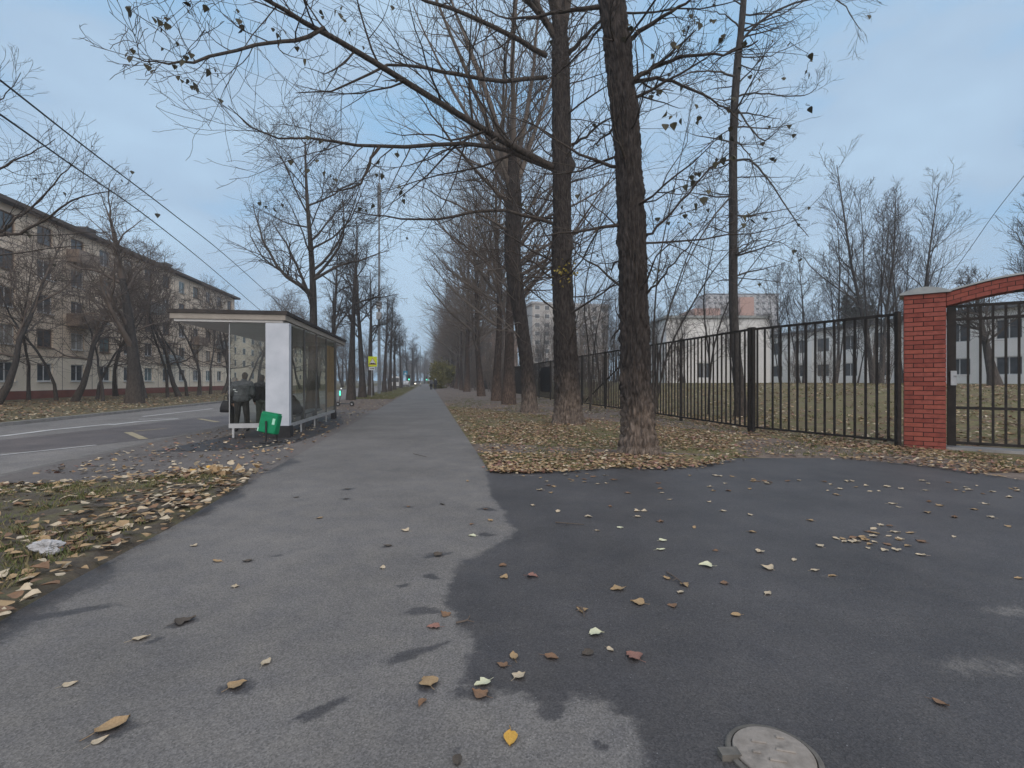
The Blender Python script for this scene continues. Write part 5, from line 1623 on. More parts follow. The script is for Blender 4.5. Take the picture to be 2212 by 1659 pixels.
# green bin on a black stand in front of the column
gb = G(578, 958)
t = thing('litter_bin', 'green square bin tilted on a black post in front of the white column', 'bin', gb)
rot = Matrix.Rotation(R(-9), 3, 'Z') @ Matrix.Rotation(R(9), 3, 'Y') @ Matrix.Rotation(R(-6), 3, 'X')
bc_ = gb + Vector((0.0, .12, .455))
mb = MB(); mb.cbox(bc_, .435, .20, .46, rot, bev=.022); bd_ = mb.build('body', M['green'], t)
mb = MB(); mb.cbox(bc_ + rot @ Vector((0, .0, .24)), .40, .16, .025, rot, bev=.006); mb.build('lid', M['green'], t)
mb = MB(); mb.cbox(bc_ + rot @ Vector((.145, -.102, .06)), .065, .006, .14, rot); mb.build('sticker', M['mint'], bd_)
mb = MB(); mb.cbox(bc_ + rot @ Vector((-.205, -.102, -.17)), .03, .006, .09, rot); mb.build('sticker', M['mint'], bd_)
mb = MB(); mb.tube([gb + Vector((-.03, -.02, 0)), gb + Vector((-.03, -.01, .52))], .021, 8); mb.build('post', M['black_plastic'], t)
mb = MB(); mb.cbox(gb + Vector((-.05, -.02, .018)), .24, .07, .032, bev=.006); mb.cbox(gb + Vector((.14, .22, .018)), .20, .06, .032, bev=.006)
mb.tube([gb + Vector((.12, .22, .03)), gb + Vector((.12, .2, .25))], .014, 6); mb.build('foot', M['black_plastic'], t)

# ------------------------------------------------------------------ PEOPLE
def remesh(mb, voxel, it=6):
    me = bpy.data.meshes.new('tmp'); me.from_pydata([tuple(v) for v in mb.v], [], mb.f); me.update()
    bm = bmesh.new(); bm.from_mesh(me); bmesh.ops.recalc_face_normals(bm, faces=bm.faces); bm.to_mesh(me); bm.free()
    o = bpy.data.objects.new('tmp', me); COL.objects.link(o)
    md = o.modifiers.new('r', 'REMESH'); md.mode = 'VOXEL'; md.voxel_size = voxel; md.use_smooth_shade = True
    sm = o.modifiers.new('s', 'SMOOTH'); sm.factor = .5; sm.iterations = it
    dg = bpy.context.evaluated_depsgraph_get(); dg.update()
    out = bpy.data.meshes.new_from_object(o.evaluated_get(dg))
    bpy.data.objects.remove(o); bpy.data.meshes.remove(me)
    out.polygons.foreach_set('use_smooth', np.ones(len(out.polygons), dtype=bool))
    return out

def person(label, loc, yaw, ht, jacket, trousers, hair, pose, cat='person', long_coat=False, vox=.009, group=None, hat=None, quilt=True, bulk=1.0):
    """facing +y before the turn; pose: joints overriding the standing ones"""
    t = thing('person', label, cat, loc, group)
    t.rotation_euler = (0, 0, yaw)
    s = ht / 1.72
    J = dict(hipL=(-.09, 0, .90), hipR=(.09, 0, .90), kneeL=(-.10, .015, .48), kneeR=(.10, .015, .48), ankL=(-.11, -.02, .09), ankR=(.11, -.02, .09),
             pelvis=(0, 0, .95), waist=(0, 0, 1.08), chest=(0, .01, 1.28), neck=(0, .0, 1.47), head=(0, .025, 1.60),
             shL=(-.18, 0, 1.40), shR=(.18, 0, 1.40), elL=(-.23, -.03, 1.12), elR=(.23, -.03, 1.12), wrL=(-.24, .04, .88), wrR=(.24, .04, .88))
    J.update(pose)
    J = {k: Vector(v) * s for k, v in J.items()}
    b = MB()
    hd = J['head']
    b.ell(hd + Vector((0, 0, .015)) * s, .073 * s, .092 * s, .105 * s, 16, 12)
    b.ell(hd + Vector((0, .025, -.06)) * s, .052 * s, .062 * s, .055 * s, 12, 8)
    b.caps(hd + Vector((0, .085, .015)) * s, hd + Vector((0, .108, -.02)) * s, .009 * s, .014 * s, 8)          # nose
    b.ell(hd + Vector((0, .083, -.058)) * s, .022 * s, .008 * s, .007 * s, 8, 6)                              # lips
    for k in (-1, 1):
        b.ell(hd + Vector((k * .075, -.005, 0)) * s, .010 * s, .020 * s, .030 * s, 8, 6)
        b.ell(hd + Vector((k * .03, .082, .035)) * s, .018 * s, .010 * s, .008 * s, 8, 6)
    b.caps(J['neck'] - Vector((0, 0, .06)) * s, hd - Vector((0, .01, .06)) * s, .058 * s, .052 * s)
    b.caps(J['pelvis'], J['waist'], .135 * s, .12 * s, 14); b.caps(J['waist'], J['chest'], .12 * s, .14 * s, 14)
    b.caps(J['shL'], J['shR'], .06 * s, .06 * s); b.caps(J['chest'], J['neck'], .12 * s, .055 * s, 12)
    for k in 'LR':
        b.caps(J['hip' + k], J['knee' + k], .078 * s, .055 * s); b.caps(J['knee' + k], J['ank' + k], .054 * s, .036 * s)
        b.caps(J['ank' + k] + Vector((0, -.03, -.045)) * s, J['ank' + k] + Vector((0, .14, -.06)) * s, .034 * s, .028 * s)
        b.caps(J['sh' + k], J['el' + k], .048 * s, .037 * s); b.caps(J['el' + k], J['wr' + k], .036 * s, .025 * s)
        d = (J['wr' + k] - J['el' + k]).normalized()
        side = Vector((1, 0, 0)) if abs(d.x) < .9 else Vector((0, 1, 0))
        wd = (side - d * side.dot(d)).normalized(); up = d.cross(wd)
        pm = J['wr' + k] + d * .05 * s
        b.caps(J['wr' + k], pm, .024 * s, .026 * s)
        for q, (off, ln) in enumerate(((-.027, .062), (-.010, .075), (.009, .072), (.026, .056))):
            p0_ = pm + up * off * s + d * .02 * s
            p1_ = p0_ + d * ln * .5 * s + wd * .006 * s
            p2_ = p1_ + d * ln * .42 * s + wd * .02 * s
            b.caps(p0_, p1_, .0095 * s, .009 * s, 8); b.caps(p1_, p2_, .009 * s, .0075 * s, 8)
        q0_ = J['wr' + k] + d * .02 * s + up * .026 * s
        b.caps(q0_, q0_ + up * .028 * s + d * .03 * s, .011 * s, .010 * s, 8); b.caps(q0_ + up * .028 * s + d * .03 * s, q0_ + up * .034 * s + d * .058 * s + wd * .012 * s, .010 * s, .008 * s, 8)
    me = remesh(b, vox * .75, 3); me.materials.clear(); me.materials.append(M['skin'])
    body = link('body', me, t)
    # jacket
    j = MB()
    q = bulk
    hem = J['pelvis'] + Vector((0, 0, -.02 if not long_coat else -.34)) * s
    nst = 9
    for i in range(nst + 1):
        f = i / nst
        p = hem.lerp(J['chest'] + Vector((0, 0, .05)) * s, f)
        rx = (.205 - .02 * math.sin(f * math.pi) + .012 * f) * q * s
        ry = (.155 + .012 * f) * q * s
        wob = 1.0 + (.035 if quilt and i % 2 else 0)
        j.ell(p, rx * wob, ry * wob, .085 * s, 18, 8)
    j.caps(J['shL'] + Vector((.02, 0, -.01)) * s, J['shR'] + Vector((-.02, 0, -.01)) * s, .095 * s * q, .095 * s * q, 14)
    j.caps(J['chest'] + Vector((0, 0, .02)) * s, J['neck'] + Vector((0, -.01, .01)) * s, .15 * s, .085 * s, 14)
    j.ell(J['neck'] + Vector((0, -.045, -.03)) * s, .10 * s, .085 * s, .05 * s, 14, 8)
    for k in 'LR':
        for (a_, c_, ra, rb_) in ((J['sh' + k], J['el' + k], .083, .072), (J['el' + k], J['wr' + k], .070, .052)):
            for i in range(5):
                f0, f1 = i / 5, (i + 1) / 5
                j.caps(a_.lerp(c_, f0), a_.lerp(c_, f1), (ra + (rb_ - ra) * f0 + (.005 if quilt and i % 2 else 0)) * s * q, (ra + (rb_ - ra) * f1) * s * q, 12)
    me = remesh(j, vox, 5); me.materials.clear(); me.materials.append(M[jacket])
    jo = link('jacket', me, t)
    tr = MB()
    tr.caps(J['pelvis'] + Vector((0, 0, .0)), J['pelvis'] + Vector((0, 0, -.05)) * s, .15 * s, .15 * s, 14)
    for k in 'LR':
        tr.caps(J['hip' + k] + Vector((0, 0, .02)) * s, J['knee' + k], .105 * s, .082 * s, 12); tr.caps(J['knee' + k], J['ank' + k] + Vector((0, 0, .0)) * s, .080 * s, .070 * s, 12)
    me = remesh(tr, vox, 4); me.materials.clear(); me.materials.append(M[trousers]); link('trousers', me, t)
    for k in 'LR':
        sh = MB(); a_ = J['ank' + k]
        sh.caps(a_ + Vector((0, -.035, -.042)) * s, a_ + Vector((0, .15, -.052)) * s, .046 * s, .036 * s, 10); sh.caps(a_ + Vector((0, -.02, .03)) * s, a_ + Vector((0, -.02, -.04)) * s, .048 * s, .046 * s, 10)
        me = remesh(sh, vox, 3); me.materials.clear(); me.materials.append(M['black_plastic']); link('shoe', me, t)
    hh = MB()
    hh.ell(hd + Vector((0, -.012, .032)) * s, .082 * s, .098 * s, .102 * s, 16, 10); hh.ell(hd + Vector((0, -.045, -.02)) * s, .074 * s, .062 * s, .085 * s, 14, 8)
    me = remesh(hh, vox, 2); me.materials.clear(); me.materials.append(M[hair if hat is None else hat]); link('hair' if hat is None else 'hat', me, t)
    return t, jo, J, s
# grey-jacketed person with a bent, leaning stance, seen from behind
pp = acr(522, 14.6)
t1, j1, J1, s1 = person('person in a grey padded jacket standing with their back to the camera in the shelter', (pp.x, pp.y, 0), R(18), 1.68, 'jacket_grey', 'cloth_dark', 'hair',
       dict(chest=(.03, .05, 1.27), neck=(.05, .07, 1.46), head=(.07, .10, 1.60), shL=(-.17, .05, 1.38), shR=(.22, .05, 1.38), elL=(-.29, .06, 1.14), wrL=(-.20, .24, 1.02), elR=(.28, .04, 1.10), wrR=(.20, .22, .98), ankL=(-.15, -.02, .09), ankR=(.15, .0, .09), kneeL=(-.12, .03, .48), kneeR=(.13, .03, .48)), bulk=1.18)
# light strips on the sleeve
for (dx, dz) in ((-.16, .0), (-.12, -.055)):
    mb = MB(); c_ = Vector((dx * s1, -.148 * s1, (1.22 + dz) * s1)); mb.cbox(c_, .075, .012, .022, Matrix.Rotation(R(-8), 3, 'Z') @ Matrix.Rotation(R(10), 3, 'Y'), bev=.003)
    o = mb.build('reflective_strip', M['reflect']); o.parent = j1
pp = acr(503, 15.3)
t2, j2, J2, s2 = person('person in dark clothes partly hidden left of the grey jacket, holding a black bag', (pp.x, pp.y, 0), R(-70), 1.58, 'jacket_black', 'cloth_dark', 'hair_grey',
       dict(head=(0, .06, 1.56), wrL=(-.26, -.02, .86)), long_coat=True, bulk=1.0)
# the bag
hand = Vector((t2.location.x, t2.location.y, 0)) + Matrix.Rotation(R(-70), 3, 'Z') @ (J2['wrR'] + Vector((0, .0, -.07)))
bgp = acr(488, 14.95)
bt = thing('handbag', 'black handbag hanging beside the shelter glass edge', 'bag', (bgp.x, bgp.y, .52))
mb = MB()
N = 18
for (z, hw, hd_) in ((0, .15, .07),): pass
lay = [(.0, .13, .05), (.02, .165, .075), (.12, .165, .08), (.24, .13, .065), (.32, .095, .04), (.34, .08, .025)]
vs, fs = [], []
for (z, a_, b2) in lay:
    for k in range(N):
        an = 2 * math.pi * k / N
        vs.append(Vector((bgp.x, bgp.y, .52)) + Vector((a_ * math.copysign(abs(math.cos(an)) ** .6, math.cos(an)), b2 * math.copysign(abs(math.sin(an)) ** .6, math.sin(an)), z)))
for i in range(len(lay) - 1):
    for k in range(N):
        kk = (k + 1) % N
        fs.append((i * N + k, i * N + kk, i * N + N + kk, i * N + N + k))
fs += [tuple(reversed(range(N))), tuple(range((len(lay) - 1) * N, len(lay) * N))]
mb.add(vs, fs); mb.build('body', M['black_plastic'], bt, smooth_=True)
mb = MB(); mb.tube(curve([Vector((bgp.x - .06, bgp.y, .85)), Vector((bgp.x - .03, bgp.y, 1.0)), Vector((bgp.x + .03, bgp.y, 1.0)), Vector((bgp.x + .06, bgp.y, .85))], 10), .009, 6); mb.build('strap', M['black_plastic'], bt)
pp = acr(566, 15.6)
person('person in a black jacket and long olive coat skirt half hidden behind the white column', (pp.x, pp.y, 0), R(8), 1.62, 'jacket_black', 'cloth_olive', 'hair', dict(), bulk=.98, long_coat=False)
# the pair walking away on the path
for (x, yaw, lab, jk, hr, hat) in ((931.5, 0.12, 'person walking away on the path, left of the pair, in grey', 'jacket_grey', 'hair', None), (940.5, .16, 'person walking away on the path, right of the pair, with a pale hat', 'jacket_black', 'hair', 'white_panel')):
    pp = acr(x, 80)
    person(lab, (pp.x, pp.y, 0), yaw, 1.72, jk, 'cloth_dark', hr, dict(kneeL=(-.09, .12, .5), ankL=(-.09, .16, .10), kneeR=(.09, .02, .48), ankR=(.09, -.18, .12), wrL=(-.24, -.1, .9), wrR=(.24, .14, .9)), vox=.022, group='pair walking away on the path', hat=hat, quilt=False)

# ------------------------------------------------------------------ STREET FURNITURE AND VEHICLES
# kick scooter
sp = acr(744, 28.8)
sc_ = thing('kick_scooter', 'dark electric kick scooter with a green light parked past the shelter', 'scooter', sp)
def SP(x, y, z): return sp + Vector((x, y, z))
mb = MB(); mb.cbox(SP(.05, 0, .15), .62, .16, .06, bev=.01); mb.build('deck', M['darkframe'], sc_)
mb = MB(); mb.tube([SP(-.30, 0, .12), SP(-.27, 0, .34), SP(-.16, 0, 1.08)], .028, 8); mb.build('stem', M['darkframe'], sc_)
mb = MB(); mb.tube([SP(-.16, -.26, 1.09), SP(-.16, .26, 1.09)], .02, 8); mb.build('handlebar', M['black_plastic'], sc_)
for x in (-.36, .42):
    mb = MB(); mb.tube([SP(x, -.03, .12), SP(x, .03, .12)], .12, 18); w_ = mb.build('wheel', M['tyre'], sc_)
    mb = MB(); mb.tube([SP(x, -.035, .12), SP(x, .035, .12)], .055, 12); mb.build('hub', M['alu'], w_)
mb = MB(); mb.tube([SP(.30, 0, .20), SP(.42, 0, .28), SP(.54, 0, .22)], .022, 6); mb.build('mudguard', M['darkframe'], sc_)
mb = MB(); mb.cbox(SP(-.235, -.04, .74), .07, .03, .26, bev=.008); mb.build('light', M['green_light'], sc_)
mb = MB(); mb.cbox(SP(-.17, -.03, 1.0), .07, .05, .07, bev=.008); mb.build('lamp', M['pale_lamp'], sc_)

# yellow warning sign
yp = acr(803, 45)
ys_ = thing('road_sign', 'fluorescent yellow road sign with a warning triangle and a plate below', 'road sign', yp)
cz = A(805.5, 781, 45).z
mb = MB(); mb.tube([yp, yp + Vector((0, 0, cz + .4))], .045, 8); mb.build('pole', M['steel'], ys_)
mb = MB(); mb.cbox((yp.x + .1, yp.y - .07, cz), 0.76, .03, .88, bev=.008); pl_ = mb.build('board', M['sign_yellow'], ys_)
def tri(o, s_, d, m, nm, par):
    mb = MB(); h_ = s_ * .866
    f = [(o.x - s_ / 2, o.y, o.z), (o.x + s_ / 2, o.y, o.z), (o.x, o.y, o.z + h_)]
    b_ = [(x, y - d, z) for x, y, z in f]
    mb.add(f + b_, [(0, 2, 1), (3, 4, 5), (0, 1, 4, 3), (1, 2, 5, 4), (2, 0, 3, 5)]); return mb.build(nm, m, par)
tri(Vector((yp.x + .1, yp.y - .087, cz - .28)), .68, .006, M['sign_red'], 'triangle_border', pl_)
tri(Vector((yp.x + .1, yp.y - .095, cz - .1655)), .48, .006, M['sign_white'], 'triangle_face', pl_)
mb = MB()
for dx in (-.085, .085): mb.ell((yp.x + .1 + dx, yp.y - .104, cz - .165), .075, .004, .05, 12, 6)
mb.box(yp.x - .12, yp.x + .32, yp.y - .108, yp.y - .103, cz - .20, cz - .175); mb.build('hump_symbol', M['black_plastic'], pl_)
mb = MB(); mb.cbox((yp.x + .02, yp.y - .07, cz - .62), .52, .03, .28, bev=.006); p2_ = mb.build('plate', M['sign_white'], ys_)
mb = MB(); mb.box(yp.x - .14, yp.x + .12, yp.y - .092, yp.y - .087, cz - .64, cz - .60); mb.add([(yp.x + .12, yp.y - .09, cz - .69), (yp.x + .24, yp.y - .09, cz - .625), (yp.x + .12, yp.y - .09, cz - .55)], [(0, 1, 2)]); mb.build('arrow_symbol', M['black_plastic'], p2_)

# tall mast
mp_ = acr(819, 56)
mt = thing('telecom_mast', 'tall slender grey mast with antennas at the top beside the road', 'mast', mp_)
top = A(819, 380, 56).z
mb = MB(); mb.tube([mp_, mp_ + Vector((0, 0, 6)), mp_ + Vector((0, 0, top - 2))], [.19, .15, .08], 12); mb.build('pole', M['mast'], mt)
mb = MB(); mb.tube([mp_ + Vector((0, 0, top - 4.4)), mp_ + Vector((0, 0, top - 4.1)), mp_ + Vector((0, 0, top - 1)), mp_ + Vector((0, 0, top - .8))], [.1, .2, .2, .1], 12); mb.build('antenna', M['mast'], mt)
mb = MB(); mb.tube([mp_ + Vector((0, 0, top - 1)), mp_ + Vector((0, 0, top + .6))], .03, 6); mb.build('spike', M['mast'], mt)
for y in (660, 683):
    z_ = A(819, y, 56).z
    mb = MB(); mb.cbox(mp_ + Vector((.05, -.2, z_)), .55, .34, .8, bev=.03); mb.build('equipment_box', M['steel'], mt)

# poles carrying the two overhead cables
W1 = [A(-420, -152, 6.8), A(0, 173, 11.1), A(200, 330, 16.5), A(372, 461, 24), A(500, 563, 36), A(640, 690, 54.5)]
W2 = [A(-420, -35, 6.8), A(0, 247, 11.1), A(160, 360, 15.8), A(308, 461, 22), A(450, 574, 34), A(585, 690, 53)]
for w_, lab in ((W1, 'upper of the two thick overhead cables crossing the sky at left'), (W2, 'lower of the two thick overhead cables crossing the sky at left')):
    mb = MB(); mb.tube(curve(w_, 60), .022, 6)
    tag(mb.build('overhead_cable', M['wire']), lab, 'cable', 'overhead cables at left')
cp_ = Vector((W1[-1].x - 1.2, 55.0, 0))
lp = thing('cable_pole', 'grey pole across the road where the two overhead cables end', 'pole', cp_)
mb = MB(); mb.tube([cp_, cp_ + Vector((0, 0, 9.0))], [.16, .10], 10); mb.build('pole', M['steel'], lp)
mb = MB(); mb.tube([cp_ + Vector((-2.8, -1.8, W2[-1].z)), cp_ + Vector((1.5, -.5, W1[-1].z))], .05, 6); mb.build('crossarm', M['steel'], lp)
mb = MB(); mb.tube(curve([A(2040, 614, 40), A(2100, 530, 36), A(2155, 452, 33), A(2260, 320, 29)], 12), .018, 5); tag(mb.build('overhead_cable', M['wire']), 'thin dark cable rising to the right above the brick pillar', 'cable')

# street lamps / posts far along the road
for (x, Y, lab) in ((908, 120, 'thin street lamp post in the gap at the end of the street'), (870, 100, 'street lamp post beside the white van')):
    q = acr(x, Y)
    t = thing('street_lamp', lab, 'street lamp', q)
    mb = MB(); mb.tube([q, q + Vector((0, 0, 9.5))], [.11, .06], 8); mb.build('post', M['mast'], t)
    mb = MB(); mb.tube(curve([q + Vector((0, 0, 9.4)), q + Vector((-.6, 0, 9.9)), q + Vector((-1.6, 0, 10))], 8), .045, 6); mb.build('arm', M['mast'], t)
    mb = MB(); mb.ell(q + Vector((-1.9, 0, 9.97)), .40, .16, .09, 10, 6); mb.build('lamp_head', M['steel'], t)

def wheel(par, c, r_, w, axis=Vector((1, 0, 0))):
    mb = MB(); mb.tube([c - axis * w / 2, c + axis * w / 2], r_, 18); o = mb.build('wheel', M['tyre'], par)
    mb = MB(); mb.tube([c - axis * (w / 2 + .01), c + axis * (w / 2 + .01)], r_ * .55, 12); mb.build('rim', M['alu'], o)

def vehicle(name, label, cat, loc, yaw, Lh, Wd, Ht, paint, van, lights=False):
    t = thing(name, label, cat, loc)
    t.rotation_euler = (0, 0, yaw)
    l2 = Lh / 2
    if van: prof = [(-l2, .35), (-l2, Ht * .55), (-l2 + .06, Ht - .08), (-l2 + .2, Ht), (l2 - 1.5, Ht), (l2 - .75, Ht * .58), (l2 - .08, Ht * .47), (l2, .4)]
    else: prof = [(-l2, .35), (-l2, .85), (-l2 + .5, .95), (-l2 + 1.0, Ht), (l2 - 1.9, Ht), (l2 - 1.1, .95), (l2 - .1, .8), (l2, .4)]
    mb = MB(); n = len(prof)
    vs = []
    for (x, ins) in ((-Wd / 2, .0), (Wd / 2, .0)):
        for (y, z) in prof:
            k = .13 if z > .96 else 0
            vs.append((x * (1 - k), y, z))
    fs = [tuple(range(n)), tuple(reversed(range(n, 2 * n)))] + [(i, n + i, n + (i + 1) % n, (i + 1) % n) for i in range(n)]
    mb.add(vs, fs); mb.v = [tuple(Vector(v)) for v in mb.v]
    def bld(mb, nm, m, par):
        me = np_mesh(nm, np.array(mb.v), [i for f in mb.f for i in f], [len(f) for f in mb.f], m); return link(nm, me, par)
    body = bld(mb, 'body', paint, t)
    g = MB()
    zr0, zr1 = (Ht * .55, Ht * .88) if van else (1.0, Ht - .08)
    yr = -l2 - .005 if van else -l2 + .68
    g.obox((-Wd * .36, yr - .03, zr0), (Wd * .72, 0, 0), (0, .04, 0), (0, (0 if van else .32), zr1 - zr0)); bld(g, 'rear_window', M['pane'], t)
    g = MB(); yf = l2 - 1.12 if van else l2 - 1.5
    g.obox((-Wd * .38, yf + .38, zr0 + .08), (Wd * .76, 0, 0), (0, .04, 0), (0, -.6 if van else -.42, zr1 - zr0 - .05)); bld(g, 'windscreen', M['pane'], t)
    for sx in (-1, 1):
        for y in (-l2 + .8, l2 - .85):
            mb = MB(); mb.tube([(sx * (Wd / 2 - .18), y, .33), (sx * (Wd / 2 + .01), y, .33)], .33, 18); w_ = bld(mb, 'wheel', M['tyre'], t)
            mb = MB(); mb.tube([(sx * (Wd / 2 - .1), y, .33), (sx * (Wd / 2 + .02), y, .33)], .18, 12); bld(mb, 'rim', M['alu'], w_)
        mb = MB(); mb.cbox((sx * Wd * .40, l2 + .0, .68), .3, .08, .17, bev=.02); bld(mb, 'headlight', M['head_light'] if lights else M['alu'], t)
        mb = MB(); mb.cbox((sx * Wd * .44, -l2 - .01, .95), .13, .05, .35, bev=.01); bld(mb, 'tail_light', M['sign_red'], t)
    mb = MB(); mb.cbox((0, -l2, .42), Wd * .96, .16, .2, bev=.03); bld(mb, 'bumper', M['black_plastic'], t)
    return t
vp = acr(855, 100); vp.z = RZ
vehicle('van', 'white van seen from behind between the kerb side trees', 'van', vp, math.atan(K), 5.2, 2.0, 2.35, M['van_white'], True)
vp = acr(903, 150); vp.z = RZ
vehicle('parked_car', 'dark car with bright headlights at the end of the street', 'car', vp, math.pi + math.atan(K), 4.3, 1.8, 1.5, M['car_grey'], False, True)
vp = acr(876, 118); vp.z = RZ
vehicle('parked_car', 'pale car just right of the white van', 'car', vp, math.atan(K), 4.2, 1.8, 1.5, M['alu'], False)

# traffic lights and the blue sign
for (x, Y, lab) in ((884, 112, 'green traffic light right of the white van'), (922, 150, 'farther green traffic light beside the path end')):
    q = acr(x, Y)
    t = thing('traffic_light', lab, 'traffic light', q, 'green traffic lights far down the street')
    mb = MB(); mb.tube([q, q + Vector((0, 0, 2.6))], .06, 8); mb.build('pole', M['steel'], t)
    mb = MB(); mb.cbox(q + Vector((0, -.1, 2.05)), .42, .2, 1.1, bev=.03); hd_ = mb.build('housing', M['black_plastic'], t)
    for z_, m_ in ((2.4, M['tyre']), (2.05, M['tyre']), (1.7, M['green_light'])):
        mb = MB(); mb.tube([q + Vector((0, -.19, z_)), q + Vector((0, -.26, z_))], .16, 14); mb.build('lamp', m_, hd_)
q = acr(876, 105)
t = thing('road_sign', 'blue square road sign above the traffic light', 'road sign', q)
mb = MB(); mb.tube([q, q + Vector((0, 0, 3.4))], .04, 8); mb.build('pole', M['steel'], t)
mb = MB(); mb.cbox(q + Vector((0, -.06, 3.0)), .85, .03, .85, bev=.01); b_ = mb.build('board', M['sign_blue'], t)
tri(q + Vector((0, -.078, 2.72)), .5, .006, M['sign_white'], 'triangle_symbol', b_)

# ------------------------------------------------------------------ SMALL GROUND THINGS
# valve cover
vc = Vector((1.009, 1.977, 0))
t = thing('valve_cover', 'round worn metal cover with raised bars set in the asphalt at the bottom edge', 'manhole cover', vc)
mb = MB()
N = 48
def ringz(r_, z): return [(vc.x + r_ * math.cos(2 * math.pi * k / N), vc.y + r_ * math.sin(2 * math.pi * k / N), z) for k in range(N)]
def lathe(prof, closed=True):
    vs, fs = [], []
    for (r_, z) in prof: vs += ringz(r_, z)
    for i in range(len(prof) - 1):
        for k in range(N):
            kk = (k + 1) % N
            fs.append((i * N + k, i * N + kk, i * N + N + kk, i * N + N + k))
    if closed: fs.append(tuple(range((len(prof) - 1) * N, len(prof) * N)))
    return vs, fs
mb.add(*lathe([(.146, -.01), (.146, .014), (.143, .018), (.120, .021), (.03, .024)])); cv = mb.build('lid', M['cover'], t, smooth_=False)
mb = MB(); vs, fs = lathe([(.172, -.01), (.172, .008), (.166, .012), (.152, .012), (.150, .004)], False)
mb.add(vs, fs)
lug = G(1566, 1636); dl = (vc - Vector((lug.x, lug.y, 0))).normalized()
mb.obox(Vector((lug.x, lug.y, -.005)) - Vector((-dl.y, dl.x, 0)) * .022 - dl * .02, dl * .075, Vector((-dl.y, dl.x, 0)) * .044, (0, 0, .03)); mb.build('rim', M['coverrim'], t)
mb = MB()
for (a_, b_2, w_) in ((-.035, .045, .055), (.045, -.005, .07), (-.01, -.055, .06), (-.07, -.01, .03), (.06, .07, .03)):
    mb = MB(); mb.cbox((vc.x + a_, vc.y + b_2, .0245), w_, .016, .010, Matrix.Rotation(R(-14), 3, 'Z'), bev=.003)
    mb.build('raised_bar', M['cover'], cv)

# individual fallen leaves on the asphalt
def leaf_mesh(mat, shape, seed):
    r = random.Random(seed)
    mb = MB()
    fold, bend = r.uniform(-.05, .25), r.uniform(-.3, .35)
    tw = r.uniform(-.35, .35)
    notch = r.randrange(3, 6); nside = r.choice((-1, 1))
    rows = [(0, .10), (.10, .40), (.26, .50), (.45, .42), (.65, .28), (.82, .13), (1.0, .008)]
    if shape == 1: rows = [(0, .05), (.12, .22), (.35, .32), (.6, .30), (.85, .16), (1.0, .01)]
    vs, fs = [], []
    for (y, w) in rows:
        for s_ in (-1, -.5, 0, .5, 1):
            x = s_ * w * (1 + r.uniform(-.14, .12))
            if abs(s_) == 1 and s_ == nside and rows.index((y, w)) == notch: x *= .62
            z = fold * abs(x) + bend * (y - .45) ** 2 + tw * x * (y - .45) + r.uniform(0, .035) + (.10 * r.random() if abs(s_) == 1 else 0)
            vs.append((x, y - .45, z + .02))
    for i in range(len(rows) - 1):
        for k in range(4): fs.append((i * 5 + k, i * 5 + k + 1, i * 5 + k + 6, i * 5 + k + 5))
    zmin = min(v[2] for v in vs)
    mb.add([(x, y, z - zmin + .012) for x, y, z in vs], fs)
    mb.tube(curve([(0, -.43, .05), (.03, -.62, .02), (.09, -.85, .02)], 5), .013, 4)
    me = np_mesh('fallen_leaf', np.array(mb.v), [i for f in mb.f for i in f], [len(f) for f in mb.f], M['leaf_' + mat], smooth_=True)
    return me
LMESH = {}
for i, (nm, _, _) in enumerate(LEAFCOL):
    for sh in range(6): LMESH[(nm, sh)] = leaf_mesh(nm, sh % 2, i * 7 + sh)
r = random.Random(77)
GL = 'leaves lying on the asphalt'
def put_leaf(x, y, size, col, ang=None, label=None, sh=None):
    p = G(x, y)
    o = bpy.data.objects.new('fallen_leaf', LMESH[(col, r.randrange(6) if sh is None else sh + 2 * r.randrange(3))])
    COL.objects.link(o)
    o.location = (p.x, p.y, .003)
    o.rotation_euler = (r.gauss(0, .05), r.gauss(0, .05), r.uniform(0, 6.28) if ang is None else ang)
    o.scale = (size,) * 3
    return tag(o, label, 'leaf', GL)
